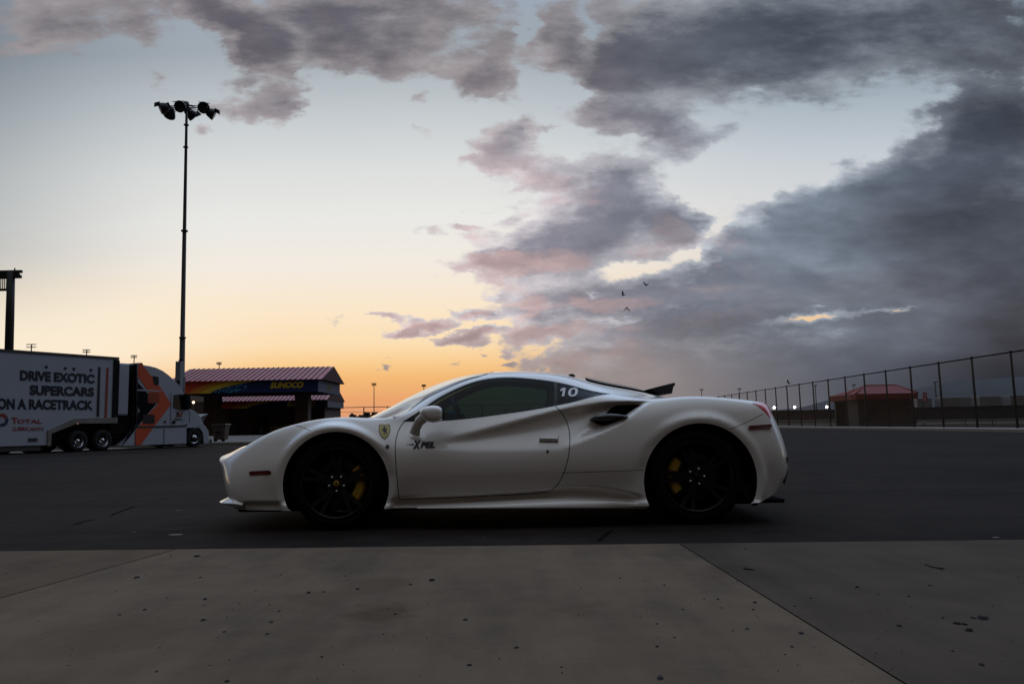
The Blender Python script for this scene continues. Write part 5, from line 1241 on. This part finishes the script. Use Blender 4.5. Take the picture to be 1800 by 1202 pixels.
xa = A(13.8, 500, GY).x
for k in range(46): x = xa - k*.145*(1 + .0) - .1; mb.box((x-.014, GY-.03, A(5, 508, GY).z), (x+.014, GY+.03, A(5, 487, GY).z))
for k in range(1, 6): z = A(5, 508, GY).z*(1-k/6) + A(5, 487, GY).z*k/6; mb.box((x0, GY-.036, z-.014), (xa, GY+.036, z+.014))
mb.build('lattice', blm, gan)

# ------------------------------------------------------------------ far masts, fence and shrubs on the left horizon
mast_m = mat('mast_silhouette', (.03, .020, .015), .7)
def mast(px, ytop, Y, wpx, rows_, label, ybase=None):
    t0 = A(px, ytop, Y); k = Y/FPX; b0 = Vector((t0.x, Y, 0))
    m_ = thing('floodlight_mast', tuple(b0), label, 'light mast', 'floodlight masts along the horizon')
    mb = MB(); mb.tube([b0, Vector((t0.x, Y, t0.z))], [max(.16, 1.1*k*.5), max(.10, .8*k*.5)], 8); mb.build('pole', mast_m, m_)
    for r_ in range(rows_):
        z = t0.z - (r_*4.2 + .6)*k*(wpx/14.0); wv = wpx*k/2
        mb = MB(); mb.box((t0.x-wv, Y-.12, z-.5*k), (t0.x+wv, Y+.12, z+.45*k)); mb.build('crossbar', mast_m, m_)
        n = 5 if rows_ > 1 else 3
        for q in range(n):
            x = t0.x - wv + 2*wv*(q+.5)/n; mb = MB(); mb.lathe([(0,-.5*k),(.7*k,-.3*k),(1.1*k,.7*k),(1.1*k,.9*k),(0,.9*k)], (x, Y-.2, z), (.1, -.8, -.5), 8); mb.build('floodlight', mast_m, m_)
    return m_
for q in ((55.5,604.6,150,16.5,2,'floodlight mast peeking over the trailer roof beside the gantry column'),(152.5,614.4,160,12.5,2,'floodlight mast peeking over the middle of the trailer roof'),(236,624.4,165,10.5,2,'floodlight mast rising just behind the truck cab roof'),
          (385.5,636.8,200,8.5,2,'floodlight mast peeking over the red canopy roof'),(657.5,673.4,240,8.2,2,'slender floodlight mast against the orange sky before the windscreen'),(745,676,240,7,2,'floodlight mast standing just above the white car windscreen'),
          (1233,684.2,260,7,1,'small floodlight mast above the rear wing of the car'),(1299.5,683,260,7.4,1,'small floodlight mast between the car tail and the fence top'),(1433,677,200,5.5,1,'faint floodlight mast seen through the fence'),(1500.5,676,230,7,1,'faint floodlight mast just before the red kiosk roof ridge'),(1643.5,671,150,8,1,'faint floodlight mast beyond the post sign and trailers')): mast(*q)
FY = 140.0
fx0, fx1 = A(598, 716, FY), A(1010, 716, FY)
t_ = thing('wire_fence', (fx0.x, FY, 0), 'thin wire fence on the orange horizon beyond the car bonnet', 'fence')
zt = A(690, 714.6, FY).z; zm = A(690, 723, FY).z
mb = MB(); mb.box((fx0.x-8, FY-.05, zt-.07), (fx1.x, FY+.05, zt+.05)); mb.box((fx0.x-8, FY-.02, zm-.03), (fx1.x, FY+.02, zm+.03)); mb.build('rail', mast_m, t_)
for k in range(9):
    x = A(598 + k*41.6, 716, FY).x; mb = MB(); mb.box((x-.08, FY-.08, 0), (x+.08, FY+.08, zt)); mb.build('post', mast_m, t_)
# shrubs: many small leaf faces over a short trunk
leaf_m = mat('shrub_leaves', (.030, .026, .016), .8, var=.3, vscale=2)
def shrub(px, ytop, Y, wpx, label):
    t0 = A(px, ytop, Y); k = Y/FPX; w_ = wpx*k/2; h = t0.z
    s_ = thing('shrub', (t0.x, Y, 0), label, 'shrub', 'shrubs on the far horizon')
    mb = MB(); mb.tube([(t0.x, Y, 0), (t0.x+.05, Y, h*.4), (t0.x-.05, Y, h*.7)], [.12, .09, .04], 6)
    for q in range(5): a1 = random.random()*6.3; mb.tube([(t0.x, Y, h*.35), (t0.x + math.cos(a1)*w_*.6, Y + math.sin(a1)*w_*.6, h*random.uniform(.6, .85))], [.05, .02], 5)
    mb.build('trunk', mast_m, s_)
    mb = MB()
    cl = [(random.uniform(-.7, .7)*w_, random.uniform(-.7, .7)*w_, h*random.uniform(.35, .85), random.uniform(.25, .5)) for _ in range(14)]
    for _ in range(900):
        cx_, cy_, cz_, r_ = random.choice(cl); d = Vector((random.gauss(0, 1), random.gauss(0, 1), random.gauss(0, .8))).normalized()*r_*w_*random.random()**.4
        p = Vector((t0.x + cx_, Y + cy_, cz_)) + d
        if p.z > h or p.z < .1: continue
        e = Vector((random.gauss(0, 1), random.gauss(0, 1), random.gauss(0, 1))).normalized(); g_ = e.orthogonal().normalized(); z_ = random.uniform(.05, .13)
        mb.add([p+e*z_*1.6, p+g_*z_, p-e*z_*1.6, p-g_*z_], [(0, 1, 2, 3)])
    mb.build('crown', leaf_m, s_)
for q in ((622,722,130,15,'spiky shrub on the far horizon, nearest the fuel station'),(637,727,132,22,'low shrub between the station and the thin wire fence'),(654,725,134,14,'shrub at the foot of the slender mast before the windscreen'),(667,726,134,12,'small shrub on the horizon nearest the car windscreen base')): shrub(*q)
hz = thing('far_building', tuple(Vector((A(645, 730, 136).x, 136, 0))), 'low dark block with stub chimneys on the horizon behind the bonnet', 'building')
mb = MB(); a, b_ = A(618, 730.5, 136), A(672, 728, 136); mb.box((a.x, 136, 0), (b_.x, 140, a.z-.1)); mb.build('wall', mast_m, hz)
for (p0, p1) in ((638.5, 643), (644.5, 648), (653, 657), (659, 661.5)):
    a, b_ = A(p0, 724.5, 136.5), A(p1, 724.5, 136.5); mb = MB(); mb.box((a.x, 136.5, A(645, 731, 136).z-.1), (b_.x, 138, a.z)); mb.build('chimney', mast_m, hz)
# lit lamp and pale backing beyond the canopy, left of its pillar
a = A(340, 707, 110); t_ = thing('wall_lamp', tuple(a), 'small glowing lamp in front of the truck cab mirror, below the canopy', 'lamp')
mb = MB(); mb.ball(a, .17, 12, 8); mb.build('bulb', mat('lamp_glow_warm', (.8, .6, .3), .4, emit=(1, .72, .38), estr=4.0), t_)
mb = MB(); mb.tube([(a.x, 110, 0.146), (a.x, 110, a.z-.15)], .06, 8); mb.tube([(a.x, 110, a.z+.22), (a.x, 110, a.z+.14)], [.05, .2], 10); mb.build('stand', mast_m, t_)

# pale storage building filling the gap under the left end of the canopy
Y = 114.0; a, b_ = A(318, 691, Y), A(372, 706, Y)
t_ = thing('storage_building', ((a.x+b_.x)/2, Y+3, 0), 'plain beige building seen between the truck cab and the canopy pillar', 'building')
mb = MB(); mb.box((a.x, Y, 0), (b_.x, Y+6, b_.z)); mb.build('wall', mat('storage_wall_brown', (.10, .08, .065), .85, var=.15, vscale=.6), t_)
mb = MB(); mb.box((a.x-.1, Y-.1, b_.z), (b_.x+.1, Y+6.1, a.z)); mb.build('roof_band', mat('storage_band_beige', (.34, .31, .27), .8, var=.1, vscale=.6), t_)
# ================================================================== right side: kerb, tall fence, kiosk, track wall
fxY = lambda Y: 23.29 + .0314*Y
kxY = lambda Y: 21.75 + .0314*Y
d_ = Vector((.0314, 1, 0)).normalized()
mb = MB(); mb.prism([(kxY(20), 20, -.05), (kxY(140), 140, -.05), (fxY(140)+.5, 140, -.05), (fxY(20)+.5, 20, -.05)], (0, 0, .20)); tag(mb.build('kerb', lc, None, .02), kind='structure')
FZ = .15; FH = 3.86
fen_m = mat('fence_steel', (.006, .007, .009), .7, spec=.2)
fen = thing('chain_link_fence', (fxY(60), 60, FZ), 'tall chain link fence with dark posts receding along the pale kerb past the kiosk', 'fence')
Ys = [39.0 + 3.55*(k-2) for k in range(28)]
for Y in Ys:
    mb = MB(); mb.tube([(fxY(Y), Y, FZ), (fxY(Y) - .04, Y, FZ+FH-.15)], [.062, .055], 10); mb.lathe([(.07, 0), (.07, .04), (.02, .08)], (fxY(Y)-.04, Y, FZ+FH-.15), (0, 0, 1), 10); mb.build('post', fen_m, fen)
mb = MB(); mb.tube([(fxY(Ys[0])-.04, Ys[0], FZ+FH-.16), (fxY(Ys[-1])-.04, Ys[-1], FZ+FH-.16)], .036, 8); mb.build('top_rail', fen_m, fen)
mb = MB(); mb.tube([(fxY(Ys[0]), Ys[0], FZ+.12), (fxY(Ys[-1]), Ys[-1], FZ+.12)], .012, 6); mb.build('tension_wire', fen_m, fen)
# woven wire: a flat sheet whose material opens between the strands
m = bpy.data.materials.new('chain_link_wire'); m.use_nodes = True; n = NT(m.node_tree); bs = m.node_tree.nodes['Principled BSDF']
bs.inputs['Base Color'].default_value = (.05, .055, .06, 1); bs.inputs['Roughness'].default_value = .5
x_, y_, z_ = n.sep(n.node('ShaderNodeTexCoord').outputs['Object'])
s1_ = n.m('PINGPONG', n.m('ADD', y_, z_), .035); s2_ = n.m('PINGPONG', n.m('SUBTRACT', y_, z_), .035)
wire = n.m('MAXIMUM', n.m('LESS_THAN', s1_, .0026), n.m('LESS_THAN', s2_, .0026))
tr = n.node('ShaderNodeBsdfTransparent'); mx = n.node('ShaderNodeMixShader'); n.put(mx.inputs[0], wire)
m.node_tree.links.new(tr.outputs[0], mx.inputs[1]); m.node_tree.links.new(bs.outputs[0], mx.inputs[2]); m.node_tree.links.new(mx.outputs[0], m.node_tree.nodes['Material Output'].inputs[0])
mb = MB(); mb.add([(fxY(Ys[0])-.07, Ys[0], FZ+.05), (fxY(Ys[-1])-.07, Ys[-1], FZ+.05), (fxY(Ys[-1])-.11, Ys[-1], FZ+FH-.2), (fxY(Ys[0])-.11, Ys[0], FZ+FH-.2)], [(0, 1, 2, 3)]); mb.build('wire_mesh', m, fen)

# kiosk with a red hipped roof
QY = 63.0
a0, a1, a2 = A(1487, 748.4, QY+2.6), A(1510, 748.4, QY), A(1608, 748.4, QY)
kio = thing('ticket_kiosk', ((a1.x+a2.x)/2, QY+2, .0), 'small stucco kiosk with a red hipped roof behind the chain link fence', 'kiosk')
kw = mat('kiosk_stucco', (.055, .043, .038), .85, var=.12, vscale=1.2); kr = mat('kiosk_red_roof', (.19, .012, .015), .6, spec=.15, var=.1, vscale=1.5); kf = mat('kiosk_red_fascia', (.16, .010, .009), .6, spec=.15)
zE_ = A(1550, 691.5, QY-.6).z; zF = A(1550, 701.5, QY-.6).z; zR_ = A(1540, 677.5, QY+2.4).z
x0, x1 = a1.x, a2.x; y0, y1 = QY, QY+4.6
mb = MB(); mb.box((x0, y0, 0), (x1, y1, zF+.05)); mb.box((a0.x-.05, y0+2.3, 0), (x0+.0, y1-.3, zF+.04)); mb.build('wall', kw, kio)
ox0, ox1 = A(1505, 700, QY-.6).x, A(1614, 700, QY-.6).x
mb = MB(); e = .6; rx0, rx1 = A(1520, 678, QY+2.3).x, A(1575, 678, QY+2.3).x
lx = A(1483, 700, QY+2.3).x
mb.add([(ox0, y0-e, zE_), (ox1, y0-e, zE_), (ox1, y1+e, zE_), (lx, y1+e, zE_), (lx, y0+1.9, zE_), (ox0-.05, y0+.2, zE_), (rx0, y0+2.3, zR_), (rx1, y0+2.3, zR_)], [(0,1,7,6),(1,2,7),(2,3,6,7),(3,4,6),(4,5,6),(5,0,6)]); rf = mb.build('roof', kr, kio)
mb = MB()
for (p, q) in (((ox0, y0-e, zE_), (rx0, y0+2.3, zR_)), ((ox1, y0-e, zE_), (rx1, y0+2.3, zR_)), ((rx0, y0+2.3, zR_), (rx1, y0+2.3, zR_)), ((lx, y0+1.9, zE_), (rx0, y0+2.3, zR_))): mb.tube([p, q], .07, 8)
mb.build('roof_ridge', kr, rf)
mb = MB(); rim_ = [(ox0, y0-e), (ox1, y0-e), (ox1, y1+e), (lx, y1+e), (lx, y0+1.9), (ox0-.05, y0+.2)]
for p, q in zip(rim_, rim_[1:] + rim_[:1]): mb.add([(p[0], p[1], zF), (q[0], q[1], zF), (q[0], q[1], zE_), (p[0], p[1], zE_)], [(0, 1, 2, 3)])
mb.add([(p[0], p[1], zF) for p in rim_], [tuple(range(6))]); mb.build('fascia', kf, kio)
pl = MB(); p = A(1499.5, 697.5, QY+.9)
for q in ([(-.11,-.16),(.12,-.16),(.12,-.09),(-.11,-.09)], [(-.02,-.09),(.05,-.09),(.05,.17),(-.02,.17)], [(.05,.1),(.13,.0),(.05,.0)]): pl.poly([(p.x+a, y0+.35-.02, p.z+b_) for a, b_ in q])
pl.build('sign_lettering', mat('kiosk_sign_pale', (.45, .30, .28), .5), kio)
for (p0, p1, t0, t1) in ((1520, 1540.5, 713, 732), (1589, 1600, 714.5, 722)):
    p, q = A(p0, t0, QY), A(p1, t1, QY); mb = MB(); mb.box((p.x-.06, QY-.05, q.z-.06), (q.x+.06, QY, p.z+.06)); w_ = mb.build('window', mat('kiosk_frame', (.075, .062, .055), .7), kio)
    mb = MB(); mb.box((p.x, QY-.08, q.z), (q.x, QY-.052, p.z)); mb.build('pane', wd, w_)
p = A(1494.5, 708, QY+2.2); mb = MB(); mb.box((p.x-.12, QY+2.05, p.z-.1), (p.x+.12, QY+2.3, p.z+.12)); mb.build('wall_lamp', mat('lamp_housing_pale', (.25, .24, .22), .5), kio)
# red upright sign on a weighted post, right of the kiosk
p = A(1625.5, 747, 64)
sg = thing('post_sign', (p.x, 64, 0), 'narrow upright red sign with white letters on a post beside the kiosk', 'sign')
mb = MB(); mb.tube([(p.x, 64, .1), (p.x, 64, A(1625, 705, 64).z)], .035, 8); mb.build('post', chas, sg)
mb = MB(); mb.lathe([(.30, 0), (.28, .14), (.10, .42), (.05, .50), (0, .50)], (p.x, 64, 0), (0, 0, 1), 16); mb.build('base', mat('sign_base_grey', (.16, .15, .14), .8), sg)
q0, q1 = A(1621.5, 689.5, 64), A(1629.5, 705.5, 64); mb = MB(); mb.box((q0.x, 63.94, q1.z), (q1.x, 64.0, q0.z)); bd = mb.build('board', mat('sign_red', (.42, .012, .018), .5), sg)
for wch, (t0, t1) in (('T', (692, 697.2)), ('C', (699, 704.6))):
    v, f = text2d(wch, .04); r0, r1 = A(1624.2, t0, 63.93), A(1627.8, t1, 63.93); mb = MB(); mb.add([(r0.x + a*(r1.x-r0.x), 63.93, r1.z + b_*(r0.z-r1.z)) for a, b_ in v], f); mb.build('sign_lettering', mat('sign_white', (.85, .80, .80), .5), bd)

# low concrete barrier walls and the dark track wall
bar_m = mat('barrier_concrete', (.17, .155, .135), .8, var=.12, vscale=.5)
def barrier(x0, x1, y0, y1, h, label):
    t_ = thing('concrete_barrier', ((x0+x1)/2, (y0+y1)/2, 0), label, 'barrier', 'low concrete barriers beyond the fence')
    d = Vector((x1-x0, y1-y0, 0)); L = d.length; d.normalize(); nn_ = Vector((-d.y, d.x, 0)); mb = MB(); pr = [(-.30,0),(-.27,.12),(-.12,.30),(-.09,h),(.09,h),(.12,.30),(.27,.12),(.30,0)]
    k = max(1, int(L/6)); 
    for i in range(k):
        p = Vector((x0, y0, 0)) + d*(L*i/k+.02); mb.prism([p + nn_*a + Vector((0, 0, b_)) for a, b_ in pr], d*(L/k-.04))
    mb.build('segments', bar_m, t_)
def gy(px, py, z=0): return gnd(px, py, z)
barrier(A(1340, 740, 88).x, A(1486, 740, 84).x, 88, 84, .62, 'low pale concrete barrier between the car tail and the kiosk')
barrier(A(1612, 740, 72).x, A(1900, 740, 66).x, 72, 66, .55, 'low pale concrete barrier below the parked trailers, beside the post sign')
barrier(A(1340, 740, 108).x, A(1490, 740, 104).x, 108, 104, .75, 'pale barrier standing behind another barrier between car tail and kiosk')
# thin marker stakes in front of the right barrier
for px in (1697.5, 1744.5):
    p = A(px, 745, 65); t_ = thing('marker_stake', (p.x, 65, 0), 'thin dark marker stake before the pale barrier, ' + ('the one nearer the kiosk' if px < 1720 else 'the one farther from the kiosk'), 'stake', 'marker stakes before the barrier')
    mb = MB(); mb.tube([(p.x, 65, 0), (p.x, 65, .46)], .025, 8); mb.build('shaft', chas, t_); mb = MB(); mb.lathe([(.05, 0), (.05, .05), (0, .07)], (p.x, 65, .46), (0, 0, 1), 8); mb.build('cap', chas, t_)
WY0, WY1 = 132.0, 108.0
xa_, xb_ = A(1330, 720, WY0).x, A(1990, 715, WY1).x
tw = thing('track_wall', ((xa_+xb_)/2, 120, 0), 'long dark track wall with a capping rail behind the fence and kiosk', 'wall')
d = Vector((xb_-xa_, WY1-WY0, 0)); mb = MB(); zt1 = A(1400, 722, 128).z
mb.prism([(xa_, WY0, 0), (xb_, WY1, 0), (xb_, WY1, zt1), (xa_, WY0, zt1)], (0.1, .6, 0)); mb.build('panel', mat('track_wall_dark', (.020, .020, .023), .8, var=.3, vscale=.25), tw)
mb = MB(); mb.tube([(xa_, WY0-.05, zt1+.05), (xb_, WY1-.05, zt1+.05)], .07, 8); mb.build('capping_rail', chas, tw)
p = A(1425, 733, 112); t_ = thing('advert_board', (p.x, 112, 0), 'small faded red board low behind the fence', 'board')
q0, q1 = A(1408, 729.4, 112), A(1426.5, 735.4, 112); mb = MB(); mb.box((q0.x, 112, q1.z), (q1.x, 112.1, q0.z)); mb.build('panel', mat('faded_red_board', (.10, .022, .022), .7), t_)
for x in (q0.x+.1, q1.x-.1): mb = MB(); mb.box((x-.05, 112.1, 0), (x+.05, 112.2, q0.z)); mb.build('leg', chas, t_)
# pale trailers parked beyond the wall
tl_m = mat('far_trailer_pale', (.20, .19, .195), .6, var=.1, vscale=.5)
TL = [(1612, 1638, 700, 'pale trailer showing between the sign and the next fence post'), (1656.5, 1709.5, 698.6, 'pale box trailer behind the dark wall, second from the kiosk'), (1722, 1770.5, 696.5, 'pale box trailer behind the dark wall, third from the kiosk'), (1775.5, 1860, 694.6, 'pale box trailer behind the dark wall, farthest from the kiosk')]
for (p0, p1, yt, lab_) in TL:
    Y = 136 - (p0-1612)*.06; a, b_ = A(p0, yt, Y), A(p1, yt, Y)
    t_ = thing('box_trailer', ((a.x+b_.x)/2, Y, 0), lab_, 'trailer', 'trailers parked beyond the track wall')
    mb = MB(); mb.box((a.x, Y, 1.0), (b_.x, Y+2.5, a.z)); mb.build('box', tl_m, t_, .05)
    mb = MB(); mb.box((a.x+.2, Y+.2, .5), (b_.x-.2, Y+2.3, 1.0)); mb.build('chassis', chas, t_)
    for s_ in (.2, .32): mb = MB(); mb.lathe([(0, 0), (.5, 0), (.5, -.3), (0, -.3)], (a.x + (b_.x-a.x)*s_, Y-.02, .5), (0, -1, 0), 16); mb.build('wheel', tyr, t_)
# three lit lamps beyond the wall
for i, px in enumerate((1361, 1396.8, 1453.2)):
    p = A(px, 716.2 - i*.6, 150); t_ = thing('lit_lamp', (p.x, 150, 0), ('glowing white lamp nearest the car tail light', 'glowing white lamp in the middle of the lit row behind the fence', 'glowing white lamp nearest the red kiosk')[i], 'lamp', 'glowing lamps behind the fence')
    mb = MB(); mb.tube([(p.x, 150.3, 0), (p.x, 150.3, p.z)], .08, 8); mb.build('pole', mast_m, t_)
    mb = MB(); mb.ball(p, (.22, .2, .22), 14, 10); mb.build('lamp_head', mat('lamp_glow_white', (.9, .9, .9), .4, emit=(1, .96, .88), estr=14), t_)
# hills: a long far ridge rising to the right
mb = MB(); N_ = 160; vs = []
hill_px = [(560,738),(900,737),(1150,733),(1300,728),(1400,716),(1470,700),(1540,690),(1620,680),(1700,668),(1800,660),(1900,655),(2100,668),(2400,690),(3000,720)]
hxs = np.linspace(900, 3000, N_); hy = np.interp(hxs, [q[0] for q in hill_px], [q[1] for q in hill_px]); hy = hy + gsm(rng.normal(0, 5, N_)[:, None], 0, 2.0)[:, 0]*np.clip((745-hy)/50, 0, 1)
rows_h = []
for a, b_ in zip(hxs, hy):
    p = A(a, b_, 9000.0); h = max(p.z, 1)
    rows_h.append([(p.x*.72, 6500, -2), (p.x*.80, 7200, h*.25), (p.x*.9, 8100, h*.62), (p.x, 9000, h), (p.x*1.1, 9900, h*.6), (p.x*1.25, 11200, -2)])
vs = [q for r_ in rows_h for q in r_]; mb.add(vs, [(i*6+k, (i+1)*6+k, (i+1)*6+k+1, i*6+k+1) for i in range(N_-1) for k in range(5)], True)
tag(mb.build('hills', mat('haze_blue_hills', (.030, .037, .046), 1.0, var=.15, vscale=.002)), kind='structure')  # dark bluish base colour stands in for distance haze

# ------------------------------------------------------------------ birds
bird_m = mat('bird_black', (.010, .010, .012), .8)
def bird(px, py, Y, span, lw, rw, yaw, label, perched=False):
    """one continuous body with wings; lw / rw give the lift of the left and right wing"""
    c = A(px, py, Y); o = MB(); s_ = span*1.35
    ca, sa = math.cos(yaw), math.sin(yaw)
    def W_(x, y, z): return (c.x + (x*ca - y*sa)*s_, c.y + (x*sa + y*ca)*s_, c.z + z*s_)
    secs = [(-.30,.012,.006),(-.20,.03,.02),(-.08,.055,.05),(.05,.065,.06),(.15,.045,.045),(.20,.032,.032),(.245,.034,.034),(.28,.018,.018),(.32,.004,.004)]
    n = 8; vs = [W_(r1*math.cos(2*math.pi*k/n), y, r2*math.sin(2*math.pi*k/n)) for y, r1, r2 in secs for k in range(n)]
    o.add(vs, [(i*n+k, i*n+(k+1) % n, (i+1)*n+(k+1) % n, (i+1)*n+k) for i in range(len(secs)-1) for k in range(n)] + [tuple(range(n)), tuple((len(secs)-1)*n+k for k in range(n))], True)
    for sd_, lift in ((-1, lw), (1, rw)):
        l = math.radians(lift); st_ = [(.03, .14, -.06, .0), (.22, .15, -.07, math.tan(l)*.19*1.15), (.40, .10, -.08, math.tan(l)*.37), (.50, .02, -.09, math.tan(l)*.46*.9)]
        k_ = math.cos(l)*1.25 if abs(lift) > 30 else 1.0
        vs = []
        for (x, yf, yb, z) in st_:
            vs += [W_(sd_*x*k_, yf, z*k_+.012), W_(sd_*x*k_, yb, z*k_+.012), W_(sd_*x*k_, yb, z*k_-.008), W_(sd_*x*k_, yf, z*k_-.008)]
        o.add(vs, [(i*4+j, i*4+(j+1) % 4, (i+1)*4+(j+1) % 4, (i+1)*4+j) for i in range(3) for j in range(4)] + [(0, 1, 2, 3), (15, 14, 13, 12)], False)
    if True:
        o.add([W_(-.03, -.28, 0), W_(.03, -.28, 0), W_(.07, -.42, -.01), W_(-.07, -.42, -.01), W_(0, -.28, -.012), W_(0, -.42, -.02)], [(0, 1, 2, 3), (0, 4, 5, 3), (1, 4, 5, 2)])
    b_ = o.build('bird', bird_m); tag(b_, label, 'bird', 'dark birds in the evening sky')
    return b_
BYD = 85.0
bird(1136.5, 501.5, BYD, .72, 40, 42, .5, 'highest dark bird, wings raised in a V against the grey cloud')
bird(1096, 519, BYD, .66, 62, 22, 1.0, 'dark bird in the middle of the flock, one wing swept up')
bird(1101.5, 541, BYD, .72, -48, -40, .4, 'lowest dark bird of the flock with wings arched down')
bird(1386, 672, 60, .36, 48, -30, .9, 'dark bird fluttering just above the fence top rail')
